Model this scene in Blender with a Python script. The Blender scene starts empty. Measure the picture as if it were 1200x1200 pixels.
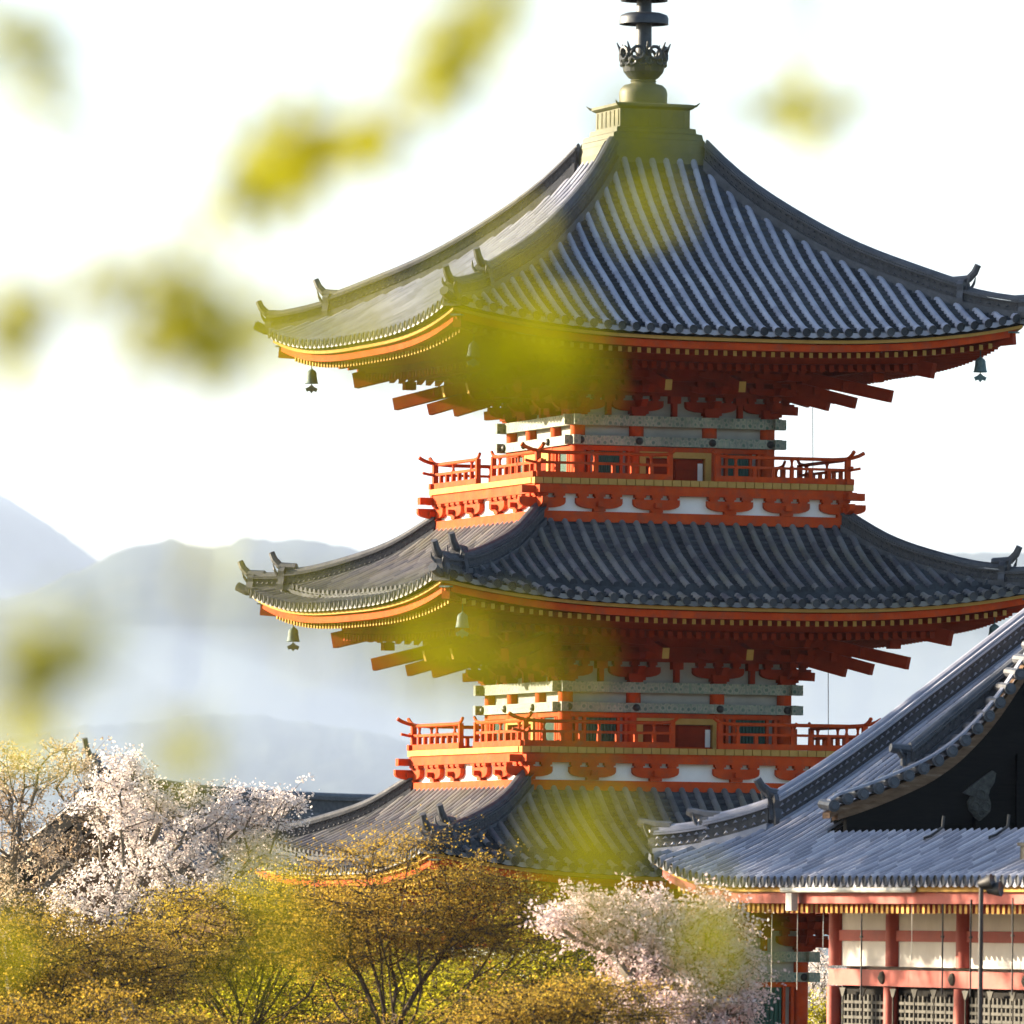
import bpy, math, random
import numpy as np
from mathutils import Vector, Matrix, Euler

# ------------------------------------------------------------------ camera, sky, sun, exposure
FPX, HOR, ROLL = 11400.0, 1085.0, 0.0109          # focal length and horizon row on a 1200 px frame
PITCH = math.atan((HOR - 600.0) / FPX)
scene = bpy.context.scene
COL = scene.collection

cam_d = bpy.data.cameras.new("camera")
cam = bpy.data.objects.new("camera", cam_d)
COL.objects.link(cam)
CAM_M = Euler((math.pi / 2 + PITCH, 0, 0)).to_matrix() @ Matrix.Rotation(ROLL, 3, 'Z')
cam.matrix_world = CAM_M.to_4x4()
cam_d.sensor_width = 36.0
cam_d.lens = 36.0 * FPX / 1200.0
cam_d.clip_start = 0.5
cam_d.clip_end = 60000.0
cam_d.dof.use_dof = True
cam_d.dof.focus_distance = 172.0
cam_d.dof.aperture_fstop = 3.7
scene.camera = cam

SUN_EL, SUN_AZ = math.radians(15.0), math.radians(-70.5)    # azimuth clockwise from +Y
SDIR = Vector((math.sin(SUN_AZ) * math.cos(SUN_EL), math.cos(SUN_AZ) * math.cos(SUN_EL), math.sin(SUN_EL)))
world = bpy.data.worlds.new("World")
scene.world = world
world.use_nodes = True
wn = world.node_tree
wn.nodes.clear()
sky = wn.nodes.new("ShaderNodeTexSky")
sky.sky_type = 'NISHITA'
sky.sun_disc = False
sky.sun_elevation = SUN_EL
sky.sun_rotation = SUN_AZ
sky.air_density = 1.0
sky.dust_density = 2.1
sky.ozone_density = 2.0
bg = wn.nodes.new("ShaderNodeBackground")
bg.inputs[1].default_value = 0.068
wo = wn.nodes.new("ShaderNodeOutputWorld")
wn.links.new(sky.outputs[0], bg.inputs[0])
wn.links.new(bg.outputs[0], wo.inputs[0])

sun_d = bpy.data.lights.new("sun", 'SUN')
sun_d.energy = 5.0
sun_d.angle = math.radians(0.5)
sun_d.color = (1.0, 0.83, 0.60)
sun = bpy.data.objects.new("sun", sun_d)
COL.objects.link(sun)
sun.rotation_euler = (-SDIR).to_track_quat('-Z', 'Y').to_euler()

scene.view_settings.view_transform = 'Standard'
scene.view_settings.look = 'None'
scene.view_settings.gamma = 1.0
scene.view_settings.exposure = 2.4

# ------------------------------------------------------------------ helpers
def tag(o, label=None, cat=None, group=None, kind=None):
    if label: o["label"] = label
    if cat: o["category"] = cat
    if group: o["group"] = group
    if kind: o["kind"] = kind
    return o

def empty(name, loc=(0, 0, 0), rz=0.0, label=None, cat=None, group=None):
    o = bpy.data.objects.new(name, None)
    o.location = loc
    o.rotation_euler = (0, 0, rz)
    COL.objects.link(o)
    return tag(o, label, cat, group)

def direction(x, y):
    """Unit-depth ray direction through a point of the 1200 px frame."""
    v = CAM_M @ Vector(((x - 600.0) / FPX, (600.0 - y) / FPX, -1.0))
    return v / v.y

def at(x, y, depth):
    return direction(x, y) * depth

class MB:
    def __init__(s):
        s.v, s.f, s.m = [], [], []
    def add(s, vs, fs, mi=0):
        b = len(s.v)
        s.v.extend([tuple(p) for p in vs])
        for f in fs:
            s.f.append(tuple(b + i for i in f))
            s.m.append(mi)
    def box(s, lo, hi, mi=0, end=None):
        x0, y0, z0 = lo; x1, y1, z1 = hi
        s.hexa([(x0, y0, z0), (x1, y0, z0), (x1, y1, z0), (x0, y1, z0), (x0, y0, z1), (x1, y0, z1), (x1, y1, z1), (x0, y1, z1)], mi)
    def hexa(s, p, mi=0):
        s.add(p, [(3, 2, 1, 0), (4, 5, 6, 7), (0, 1, 5, 4), (1, 2, 6, 5), (2, 3, 7, 6), (3, 0, 4, 7)], mi)
    def bar(s, p, q, w, h, mi=0, up=(0, 0, 1), end_mi=None):
        """Square bar from p to q: width w across, height h along up."""
        p = Vector(p); q = Vector(q); d = (q - p).normalized()
        r = d.cross(Vector(up)).normalized() * (w / 2)
        u = r.cross(d).normalized() * (h / 2)
        vs = [p - r - u, p + r - u, p + r + u, p - r + u, q - r - u, q + r - u, q + r + u, q - r + u]
        b = len(s.v)
        s.v.extend([tuple(x) for x in vs])
        for k, f in enumerate([(0, 1, 2, 3), (7, 6, 5, 4), (0, 4, 5, 1), (1, 5, 6, 2), (2, 6, 7, 3), (3, 7, 4, 0)]):
            s.f.append(tuple(b + i for i in f))
            s.m.append(end_mi if (end_mi is not None and k < 2) else mi)
    def tube(s, pts, rad, n=6, mi=0, cap=True):
        pts = [Vector(p) for p in pts]
        if not hasattr(rad, '__len__'): rad = [rad] * len(pts)
        b = len(s.v)
        for i, p in enumerate(pts):
            d = (pts[min(i + 1, len(pts) - 1)] - pts[max(i - 1, 0)])
            d = d.normalized() if d.length > 1e-9 else Vector((0, 0, 1))
            a = d.cross(Vector((0.0, 0.0, 1.0)))
            if a.length < 0.05: a = d.cross(Vector((0.0, 1.0, 0.0)))
            a.normalize(); c = a.cross(d)
            for k in range(n):
                t = 2 * math.pi * k / n
                s.v.append(tuple(p + (a * math.cos(t) + c * math.sin(t)) * rad[i]))
        for i in range(len(pts) - 1):
            for k in range(n):
                k2 = (k + 1) % n
                s.f.append((b + i * n + k, b + i * n + k2, b + (i + 1) * n + k2, b + (i + 1) * n + k)); s.m.append(mi)
        if cap:
            s.f.append(tuple(b + k for k in range(n))[::-1]); s.m.append(mi)
            e = b + (len(pts) - 1) * n
            s.f.append(tuple(e + k for k in range(n))); s.m.append(mi)
    def lathe(s, prof, n=24, c=(0, 0, 0), mi=0):
        b = len(s.v)
        for r, z in prof:
            for k in range(n):
                t = 2 * math.pi * k / n
                s.v.append((c[0] + r * math.cos(t), c[1] + r * math.sin(t), c[2] + z))
        for i in range(len(prof) - 1):
            for k in range(n):
                k2 = (k + 1) % n
                s.f.append((b + i * n + k, b + i * n + k2, b + (i + 1) * n + k2, b + (i + 1) * n + k)); s.m.append(mi)
        s.f.append(tuple(b + k for k in range(n))[::-1]); s.m.append(mi)
        e = b + (len(prof) - 1) * n
        s.f.append(tuple(e + k for k in range(n))); s.m.append(mi)
    def prism(s, poly, fn, d0, d1, mi=0):
        """Extrude a closed 2D outline; fn(a, b, d) gives the 3D point."""
        n = len(poly)
        vs = [fn(a, b, d0) for a, b in poly] + [fn(a, b, d1) for a, b in poly]
        s.add(vs, [tuple(range(n))[::-1], tuple(range(n, 2 * n))] + [(i, (i + 1) % n, n + (i + 1) % n, n + i) for i in range(n)], mi)
    def sheet(s, rows, mi=0):
        n = len(rows[0]); b = len(s.v)
        for r in rows: s.v.extend([tuple(p) for p in r])
        for i in range(len(rows) - 1):
            for j in range(n - 1):
                s.f.append((b + i * n + j, b + i * n + j + 1, b + (i + 1) * n + j + 1, b + (i + 1) * n + j)); s.m.append(mi)
    def sweep(s, secs, mi=0, cap=True):
        """Join a list of closed sections (same number of points)."""
        n = len(secs[0]); b = len(s.v)
        for r in secs: s.v.extend([tuple(p) for p in r])
        for i in range(len(secs) - 1):
            for j in range(n):
                j2 = (j + 1) % n
                s.f.append((b + i * n + j, b + i * n + j2, b + (i + 1) * n + j2, b + (i + 1) * n + j)); s.m.append(mi)
        if cap:
            s.f.append(tuple(b + k for k in range(n))[::-1]); s.m.append(mi)
            e = b + (len(secs) - 1) * n
            s.f.append(tuple(e + k for k in range(n))); s.m.append(mi)
    def build(s, name, mats, parent=None, smooth=False):
        me = bpy.data.meshes.new(name)
        me.from_pydata(s.v, [], s.f)
        if not isinstance(mats, (list, tuple)): mats = [mats]
        for m in mats: me.materials.append(m)
        if len(mats) > 1: me.polygons.foreach_set("material_index", s.m)
        if smooth:
            me.polygons.foreach_set("use_smooth", [True] * len(s.f))
        me.update()
        bm_fix(me)
        if smooth:
            try: me.set_sharp_from_angle(angle=math.radians(50))
            except Exception: pass
        o = bpy.data.objects.new(name, me)
        COL.objects.link(o)
        if parent: o.parent = parent
        return o

import bmesh
def bm_fix(me):
    bm = bmesh.new(); bm.from_mesh(me)
    bmesh.ops.recalc_face_normals(bm, faces=bm.faces)
    bm.to_mesh(me); bm.free()

def pchip(pts):
    xs = [p[0] for p in pts]; ys = [p[1] for p in pts]; n = len(xs)
    d = [(ys[i + 1] - ys[i]) / (xs[i + 1] - xs[i]) for i in range(n - 1)]
    m = [d[0]] + [0 if d[i - 1] * d[i] <= 0 else 2 * d[i - 1] * d[i] / (d[i - 1] + d[i]) for i in range(1, n - 1)] + [d[-1]]
    def f(x):
        if x <= xs[0]: return ys[0] + m[0] * (x - xs[0])
        if x >= xs[-1]: return ys[-1] + m[-1] * (x - xs[-1])
        i = max(k for k in range(n - 1) if xs[k] <= x)
        h = xs[i + 1] - xs[i]; t = (x - xs[i]) / h
        return ((1 + 2 * t) * (1 - t) ** 2 * ys[i] + t * (1 - t) ** 2 * h * m[i] + t * t * (3 - 2 * t) * ys[i + 1] + t * t * (t - 1) * h * m[i + 1])
    return f

# ------------------------------------------------------------------ materials
def nt_new(name):
    m = bpy.data.materials.new(name); m.use_nodes = True
    t = m.node_tree; t.nodes.clear()
    return m, t, t.nodes, t.links

def ramp(nodes, stops):
    r = nodes.new("ShaderNodeValToRGB")
    e = r.color_ramp.elements
    e[0].position, e[0].color = stops[0][0], (*stops[0][1], 1)
    e[1].position, e[1].color = stops[-1][0], (*stops[-1][1], 1)
    for p, c in stops[1:-1]:
        k = e.new(p); k.color = (*c, 1)
    return r

def surf(name, stops, scale=3.0, rough=0.6, spec=0.3, bump=0.0, bscale=20.0, stretch=(1, 1, 1), metal=0.0, island=0.0, detail=6.0, stain=None):
    m, t, N, L = nt_new(name)
    out = N.new("ShaderNodeOutputMaterial"); b = N.new("ShaderNodeBsdfPrincipled")
    L.new(b.outputs[0], out.inputs[0])
    tc = N.new("ShaderNodeTexCoord"); mp = N.new("ShaderNodeMapping")
    mp.inputs['Scale'].default_value = stretch
    L.new(tc.outputs['Object'], mp.inputs['Vector'])
    nz = N.new("ShaderNodeTexNoise"); nz.inputs['Scale'].default_value = scale; nz.inputs['Detail'].default_value = detail
    nz.inputs['Roughness'].default_value = 0.65
    L.new(mp.outputs[0], nz.inputs['Vector'])
    fac = nz.outputs[0]
    if island:
        g = N.new("ShaderNodeNewGeometry")
        mx = N.new("ShaderNodeMix"); mx.inputs[0].default_value = island
        L.new(nz.outputs[0], mx.inputs[2]); L.new(g.outputs['Random Per Island'], mx.inputs[3])
        fac = mx.outputs[0]
    r = ramp(N, stops); L.new(fac, r.inputs[0])
    colr = r.outputs[0]
    if stain:
        n3 = N.new("ShaderNodeTexNoise"); n3.inputs['Scale'].default_value = stain[1]; n3.inputs['Detail'].default_value = 8; n3.inputs['Roughness'].default_value = 0.7
        L.new(tc.outputs['Object'], n3.inputs['Vector'])
        r3 = ramp(N, [(stain[2], (0, 0, 0)), (stain[3], (1, 1, 1))]); L.new(n3.outputs[0], r3.inputs[0])
        mx3 = N.new("ShaderNodeMix"); mx3.data_type = 'RGBA'
        mx3.inputs[7].default_value = (*stain[0], 1)
        L.new(r3.outputs[0], mx3.inputs[0]); L.new(colr, mx3.inputs[6])
        colr = mx3.outputs[2]
    L.new(colr, b.inputs['Base Color'])
    b.inputs['Roughness'].default_value = rough
    b.inputs['Specular IOR Level'].default_value = spec
    b.inputs['Metallic'].default_value = metal
    if bump:
        n2 = N.new("ShaderNodeTexNoise"); n2.inputs['Scale'].default_value = bscale; n2.inputs['Detail'].default_value = 4
        L.new(mp.outputs[0], n2.inputs['Vector'])
        bp = N.new("ShaderNodeBump"); bp.inputs['Strength'].default_value = bump; bp.inputs['Distance'].default_value = 0.02
        L.new(n2.outputs[0], bp.inputs['Height']); L.new(bp.outputs[0], b.inputs['Normal'])
    return m

def leafmat(name, stops, trans, tfac=0.5, nscale=0.6, isl=0.6):
    m, t, N, L = nt_new(name)
    out = N.new("ShaderNodeOutputMaterial")
    g = N.new("ShaderNodeNewGeometry"); tc = N.new("ShaderNodeTexCoord")
    nz = N.new("ShaderNodeTexNoise"); nz.inputs['Scale'].default_value = nscale; nz.inputs['Detail'].default_value = 3
    L.new(tc.outputs['Object'], nz.inputs['Vector'])
    mx = N.new("ShaderNodeMix"); mx.inputs[0].default_value = isl
    L.new(nz.outputs[0], mx.inputs[2]); L.new(g.outputs['Random Per Island'], mx.inputs[3])
    r = ramp(N, stops); L.new(mx.outputs[0], r.inputs[0])
    d = N.new("ShaderNodeBsdfDiffuse"); L.new(r.outputs[0], d.inputs[0])
    tr = N.new("ShaderNodeBsdfTranslucent")
    mm = N.new("ShaderNodeMix"); mm.data_type = 'RGBA'; mm.blend_type = 'MULTIPLY'; mm.inputs[0].default_value = 1.0
    mm.inputs[7].default_value = (*trans, 1)
    L.new(r.outputs[0], mm.inputs[6]); L.new(mm.outputs[2], tr.inputs[0])
    ms = N.new("ShaderNodeMixShader"); ms.inputs[0].default_value = tfac
    L.new(d.outputs[0], ms.inputs[1]); L.new(tr.outputs[0], ms.inputs[2])
    L.new(ms.outputs[0], out.inputs[0])
    return m

M = {}
M['red'] = surf("vermilion_paint", [(0.3, (0.38, 0.038, 0.006)), (0.55, (0.49, 0.060, 0.009)), (0.8, (0.55, 0.095, 0.018))], 2.5, 0.75, 0.1, 0.15, 30, stain=((0.24, 0.06, 0.03), 4.0, 0.48, 0.75))
M['darkred'] = surf("dark_vermilion_paint", [(0.3, (0.18, 0.018, 0.005)), (0.7, (0.27, 0.030, 0.007))], 3.0, 0.8, 0.08, 0.15, 30)  # darker vermilion for brackets, rafters, soffits and doors
M['oldred'] = surf("faded_red_paint", [(0.3, (0.30, 0.052, 0.038)), (0.6, (0.38, 0.075, 0.055)), (0.85, (0.46, 0.12, 0.09))], 2.0, 0.6, 0.3, 0.15, 25, stain=((0.28, 0.07, 0.06), 3.0, 0.5, 0.8))
M['ochre'] = surf("ochre_yellow_paint", [(0.3, (0.36, 0.205, 0.05)), (0.7, (0.47, 0.29, 0.085))], 4.0, 0.75, 0.1)
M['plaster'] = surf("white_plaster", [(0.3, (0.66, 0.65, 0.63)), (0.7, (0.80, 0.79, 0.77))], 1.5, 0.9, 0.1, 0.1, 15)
M['shadeplaster'] = surf("eave_shade_plaster", [(0.3, (0.27, 0.262, 0.245)), (0.7, (0.40, 0.39, 0.365))], 1.8, 0.9, 0.1, 0.1, 15)  # white plaster greyed, the deep eave shade put into its colour
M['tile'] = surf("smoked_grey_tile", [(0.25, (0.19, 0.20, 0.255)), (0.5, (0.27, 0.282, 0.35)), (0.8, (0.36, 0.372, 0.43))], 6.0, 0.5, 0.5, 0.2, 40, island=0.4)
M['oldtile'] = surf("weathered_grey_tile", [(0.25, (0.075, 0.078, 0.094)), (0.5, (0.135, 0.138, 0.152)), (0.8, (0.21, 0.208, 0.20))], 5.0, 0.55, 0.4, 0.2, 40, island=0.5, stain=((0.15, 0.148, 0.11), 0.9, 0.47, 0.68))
M['silvertile'] = surf("pale_silvery_tile", [(0.25, (0.15, 0.157, 0.20)), (0.55, (0.24, 0.25, 0.31)), (0.8, (0.34, 0.35, 0.41))], 6.0, 0.45, 0.5, 0.2, 40, island=0.5)
M['pantile'] = surf("dark_pan_tile", [(0.3, (0.024, 0.027, 0.033)), (0.7, (0.065, 0.071, 0.082))], 6.0, 0.75, 0.15, 0.2, 40, island=0.4)
M['ridge'] = surf("ridge_tile", [(0.3, (0.03, 0.033, 0.042)), (0.7, (0.085, 0.09, 0.105))], 5.0, 0.5, 0.45, 0.25, 30)
M['ridgedark'] = surf("ridge_course_tile", [(0.3, (0.03, 0.031, 0.036)), (0.7, (0.08, 0.08, 0.086))], 9.0, 0.6, 0.3, 0.3, 30)
M['bronze'] = surf("dark_bronze", [(0.3, (0.025, 0.03, 0.04)), (0.7, (0.07, 0.08, 0.09))], 5.0, 0.5, 0.5, metal=0.5)
M['gilt'] = surf("worn_gilt_copper", [(0.25, (0.06, 0.068, 0.048)), (0.6, (0.13, 0.128, 0.08)), (0.8, (0.19, 0.17, 0.10))], 3.0, 0.55, 0.4, metal=0.25)
M['verdigris'] = surf("verdigris_bronze", [(0.3, (0.05, 0.09, 0.10)), (0.7, (0.13, 0.20, 0.20))], 12.0, 0.6, 0.3)
M['green'] = surf("dark_green_paint", [(0.3, (0.006, 0.045, 0.032)), (0.7, (0.012, 0.08, 0.055))], 4.0, 0.5, 0.3)
M['darkwood'] = surf("shade_black_wood", [(0.3, (0.003, 0.003, 0.003)), (0.7, (0.009, 0.008, 0.007))], 4.0, 0.8, 0.1, 0.2, 20, (1, 1, 8))  # dark wood, blackened further to paint in the shade under the gable overhang
M['brownwood'] = surf("weathered_brown_wood", [(0.3, (0.10, 0.055, 0.03)), (0.6, (0.20, 0.12, 0.07)), (0.8, (0.30, 0.24, 0.18))], 3.0, 0.8, 0.2, 0.3, 20, (1, 1, 6))
M['greywood'] = surf("carved_grey_wood", [(0.3, (0.03, 0.028, 0.024)), (0.7, (0.09, 0.085, 0.072))], 14.0, 0.8, 0.2, 0.5, 25)
M['iron'] = surf("black_iron", [(0.3, (0.012, 0.012, 0.014)), (0.7, (0.03, 0.03, 0.032))], 8.0, 0.5, 0.4)
M['paleiron'] = surf("galvanised_pipe", [(0.3, (0.40, 0.40, 0.37)), (0.7, (0.55, 0.54, 0.50))], 8.0, 0.5, 0.4)
M['lattice'] = surf("grey_lattice_wood", [(0.3, (0.05, 0.048, 0.043)), (0.7, (0.10, 0.097, 0.087))], 6.0, 0.8, 0.2)
M['bark'] = surf("dark_bark", [(0.3, (0.035, 0.026, 0.02)), (0.7, (0.10, 0.075, 0.055))], 6.0, 0.9, 0.1, 0.4, 20)
M['cherrybark'] = surf("cherry_bark", [(0.3, (0.09, 0.08, 0.065)), (0.7, (0.22, 0.195, 0.16))], 6.0, 0.9, 0.1, 0.4, 20)
M['stone'] = surf("grey_stone", [(0.3, (0.22, 0.21, 0.2)), (0.7, (0.36, 0.35, 0.33))], 4.0, 0.85, 0.2, 0.3, 20)
M['ground'] = surf("mossy_earth", [(0.3, (0.05, 0.06, 0.025)), (0.5, (0.10, 0.09, 0.05)), (0.75, (0.16, 0.13, 0.08))], 0.15, 0.95, 0.1, 0.3, 3)
M['forest'] = surf("wooded_slope", [(0.3, (0.030, 0.045, 0.035)), (0.55, (0.05, 0.065, 0.045)), (0.8, (0.08, 0.09, 0.06))], 0.004, 0.95, 0.05, 0.0)
M['blossom'] = leafmat("cherry_blossom", [(0.15, (0.66, 0.59, 0.57)), (0.45, (0.78, 0.73, 0.71)), (0.8, (0.84, 0.81, 0.79))], (1, .95, .92), 0.4)
M['pinkblossom'] = leafmat("pink_cherry_blossom", [(0.15, (0.64, 0.50, 0.50)), (0.45, (0.78, 0.67, 0.67)), (0.85, (0.84, 0.78, 0.77))], (1, .88, .88), 0.4)
M['creamblossom'] = leafmat("cream_cherry_blossom", [(0.15, (0.46, 0.35, 0.24)), (0.5, (0.64, 0.54, 0.43)), (0.85, (0.76, 0.70, 0.62))], (1, .9, .75), 0.4)
M['bronzeleaf'] = leafmat("bronze_maple_leaf", [(0.1, (0.262, 0.165, 0.042)), (0.45, (0.393, 0.271, 0.074)), (0.75, (0.459, 0.350, 0.105)), (0.95, (0.468, 0.418, 0.137))], (1.15, 1.08, .55), 0.58)
M['russetleaf'] = leafmat("russet_maple_leaf", [(0.1, (0.262, 0.165, 0.042)), (0.45, (0.402, 0.271, 0.063)), (0.8, (0.487, 0.369, 0.105)), (0.95, (0.505, 0.447, 0.147))], (1.15, 1.08, .55), 0.58)
M['oliveleaf'] = leafmat("olive_maple_leaf", [(0.1, (0.262, 0.185, 0.037)), (0.5, (0.393, 0.301, 0.063)), (0.85, (0.468, 0.408, 0.105))], (1.25, 1.15, .55), 0.58)
M['limeleaf'] = leafmat("fresh_yellow_green_leaf", [(0.1, (0.20, 0.18, 0.02)), (0.5, (0.38, 0.36, 0.035)), (0.85, (0.52, 0.50, 0.07))], (1.1, 1.05, .5), 0.5)
M['bushleaf'] = leafmat("olive_bush_leaf", [(0.1, (0.10, 0.09, 0.015)), (0.5, (0.22, 0.20, 0.03)), (0.9, (0.36, 0.33, 0.05))], (1.1, 1.05, .5), 0.5)
M['pineleaf'] = leafmat("pine_needles", [(0.1, (0.02, 0.035, 0.012)), (0.9, (0.06, 0.09, 0.03))], (1, 1, .6), 0.3)
M['nearleaf'] = leafmat("backlit_maple_leaf", [(0.1, (0.17, 0.18, 0.004)), (0.5, (0.31, 0.325, 0.007)), (0.9, (0.44, 0.45, 0.012))], (1.15, 1.08, .4), 0.55, 3.0, 0.7)

def painted_beam():
    m, t, N, L = nt_new("painted_beam")
    out = N.new("ShaderNodeOutputMaterial"); b = N.new("ShaderNodeBsdfPrincipled")
    L.new(b.outputs[0], out.inputs[0])
    tc = N.new("ShaderNodeTexCoord")
    sx = N.new("ShaderNodeSeparateXYZ"); L.new(tc.outputs['Object'], sx.inputs[0])
    ad = N.new("ShaderNodeMath"); ad.operation = 'ADD'
    L.new(sx.outputs[0], ad.inputs[0]); L.new(sx.outputs[1], ad.inputs[1])
    cb = N.new("ShaderNodeCombineXYZ"); L.new(ad.outputs[0], cb.inputs[0]); L.new(sx.outputs[2], cb.inputs[1])
    vo = N.new("ShaderNodeTexVoronoi"); vo.inputs['Scale'].default_value = 8.0; vo.inputs['Randomness'].default_value = 0.35
    L.new(cb.outputs[0], vo.inputs['Vector'])
    wv = N.new("ShaderNodeTexWave"); wv.inputs['Scale'].default_value = 2.6; wv.inputs['Distortion'].default_value = 6.0; wv.inputs['Detail'].default_value = 3; wv.inputs['Detail Scale'].default_value = 3
    L.new(cb.outputs[0], wv.inputs['Vector'])
    r1 = ramp(N, [(0.0, (0.02, 0.05, 0.06)), (0.25, (0.06, 0.15, 0.13)), (0.34, (0.46, 0.44, 0.36)), (0.7, (0.19, 0.26, 0.22))])
    L.new(vo.outputs['Distance'], r1.inputs[0])
    r2 = ramp(N, [(0.25, (0.13, 0.21, 0.18)), (0.5, (0.40, 0.38, 0.32)), (0.75, (0.13, 0.18, 0.19))])
    L.new(wv.outputs[0], r2.inputs[0])
    mx = N.new("ShaderNodeMix"); mx.data_type = 'RGBA'; mx.inputs[0].default_value = 0.5
    L.new(r1.outputs[0], mx.inputs[6]); L.new(r2.outputs[0], mx.inputs[7])
    nz = N.new("ShaderNodeTexNoise"); nz.inputs['Scale'].default_value = 2.0
    L.new(tc.outputs['Object'], nz.inputs['Vector'])
    r3 = ramp(N, [(0.3, (0.7, 0.7, 0.7)), (0.7, (1.15, 1.12, 1.05))]); L.new(nz.outputs[0], r3.inputs[0])
    mu = N.new("ShaderNodeMix"); mu.data_type = 'RGBA'; mu.blend_type = 'MULTIPLY'; mu.inputs[0].default_value = 1
    L.new(mx.outputs[2], mu.inputs[6]); L.new(r3.outputs[0], mu.inputs[7])
    L.new(mu.outputs[2], b.inputs['Base Color']); b.inputs['Roughness'].default_value = 0.7
    return m
M['beam'] = painted_beam()

# ------------------------------------------------------------------ ground and hills (setting)
def smooth01(t):
    t = max(0.0, min(1.0, t)); return t * t * (3 - 2 * t)

def ground_z(x, y):
    d = math.hypot(x, y) if y > -30 else 30
    z = -1.75
    z += (-9.0 + 1.75) * smooth01((d - 18) / 40)
    z += (-5.3 + 9.0) * smooth01((d - 105) / 30)
    z += (-42.0 + 5.3) * smooth01((d - 250) / 320)
    return z

g = MB()
rads = [0.0, 4, 9, 15, 20, 27, 35, 45, 58, 75, 95, 108, 116, 124, 132, 140, 170, 200, 240, 280, 330, 390, 460, 540, 600, 900, 1500, 2500, 4000, 7000, 12000, 20000, 38000]
NA = 72
g.v.append((0, 0, ground_z(0, 0)))
for r in rads[1:]:
    for k in range(NA):
        t = 2 * math.pi * k / NA
        x, y = r * math.sin(t), r * math.cos(t)
        zz = ground_z(x, y)
        if y < -5: zz = max(zz, -3.0) if r < 400 else zz
        g.v.append((x, y, zz))
for k in range(NA):
    g.f.append((0, 1 + (k + 1) % NA, 1 + k)); g.m.append(0)
for i in range(len(rads) - 2):
    for k in range(NA):
        a = 1 + i * NA; b2 = a + NA; k2 = (k + 1) % NA
        g.f.append((a + k, a + k2, b2 + k2, b2 + k)); g.m.append(0)
tag(g.build("ground", M['ground'], smooth=True), kind="structure")

def hill(name, crest, depth, thick, seed, rough):
    """A ridge of hills: crest line from frame points at a distance, with flanks front and back."""
    rnd = np.random.RandomState(seed)
    pts = pchip(crest)
    m = MB()
    x0, x1 = crest[0][0], crest[-1][0]
    nx, ny = 480, 60
    ph = rnd.rand(12) * 6.28
    rows = []
    for j in range(ny + 1):
        tj = j / ny * 2 - 1
        row = []
        for i in range(nx + 1):
            px = x0 + (x1 - x0) * i / nx
            top = at(px, pts(px), depth)
            s = sum(math.sin(px * 0.011 * (1.7 ** k) + ph[k] + tj * 3 * (k + 1)) / (1.7 ** k) for k in range(6))
            fall = (1 - abs(tj) ** 1.25)
            y = depth + tj * thick
            x = top.x * y / depth
            z = -45 + (top.z + 45) * fall + rough * s * (0.25 + abs(tj)) * (1 - abs(tj))
            z += rnd.normal() * 1.6 + 1.8 * (1 - abs(tj)) ** 6 * (math.sin(px * 0.09 + ph[2]) + 0.7 * math.sin(px * 0.21 + ph[5]) + 0.5 * math.sin(px * 0.043 + ph[7]))
            row.append((x, y, z))
        rows.append(row)
    m.sheet(rows)
    return tag(m.build(name, M['forest'], smooth=True), kind="structure")
hill("mountain", [(-2600, 560), (-1500, 480), (-700, 430), (-300, 470), (-100, 535), (0, 578), (60, 615), (115, 655), (220, 720), (400, 790), (700, 840), (1200, 860)], 30000, 4000, 3, 20)
hill("hills", [(-1800, 640), (-900, 700), (-300, 735), (0, 705), (110, 662), (170, 638), (205, 634), (240, 641), (300, 628), (350, 630), (420, 645), (520, 660), (700, 668), (950, 655), (1150, 650), (1400, 660), (2000, 640), (3000, 700)], 20000, 3400, 5, 13)
hill("low_hills", [(-1800, 860), (-600, 850), (-200, 872), (0, 862), (150, 850), (280, 838), (400, 852), (520, 872), (800, 868), (1100, 880), (1600, 850), (3000, 880)], 15500, 2500, 8, 12)
mm_, mt_, MN_, ML_ = nt_new("mist_air")
mo_ = MN_.new("ShaderNodeOutputMaterial"); mv_ = MN_.new("ShaderNodeVolumePrincipled")
mv_.inputs['Color'].default_value = (0.58, 0.74, 1.0, 1)
mv_.inputs['Density'].default_value = 1.1e-4
ML_.new(mv_.outputs[0], mo_.inputs['Volume'])
mb_ = MB()
for k, (cz, rz, ry) in enumerate([(150, 300, 1500)]):
    prof = [(math.cos(a), math.sin(a)) for a in np.linspace(-math.pi / 2 + 0.02, math.pi / 2 - 0.02, 17)]
    mb_.lathe([(c_, s_) for c_, s_ in prof], 48)
    mb_.v = [(x * 26000, 14800 + y * ry, cz + z * rz) for x, y, z in mb_.v]
tag(mb_.build("mist", mm_, smooth=True), "low bank of pale mist lying in front of the hills", "mist", kind="stuff")

# haze: one closed box of even air round everything, sky outside it
hz = MB(); hz.box((-30000, -400, -60), (30000, 36000, 1900))
hm, ht, HN, HL = nt_new("haze_air")
ho = HN.new("ShaderNodeOutputMaterial"); hv = HN.new("ShaderNodeVolumePrincipled")
hv.inputs['Color'].default_value = (0.58, 0.72, 1.0, 1)
hv.inputs['Density'].default_value = 2.4e-5
hv.inputs['Anisotropy'].default_value = 0.25
HL.new(hv.outputs[0], ho.inputs['Volume'])
tag(hz.build("haze", hm), "thin pale haze filling the air in front of the far hills", "haze", kind="stuff")

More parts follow.
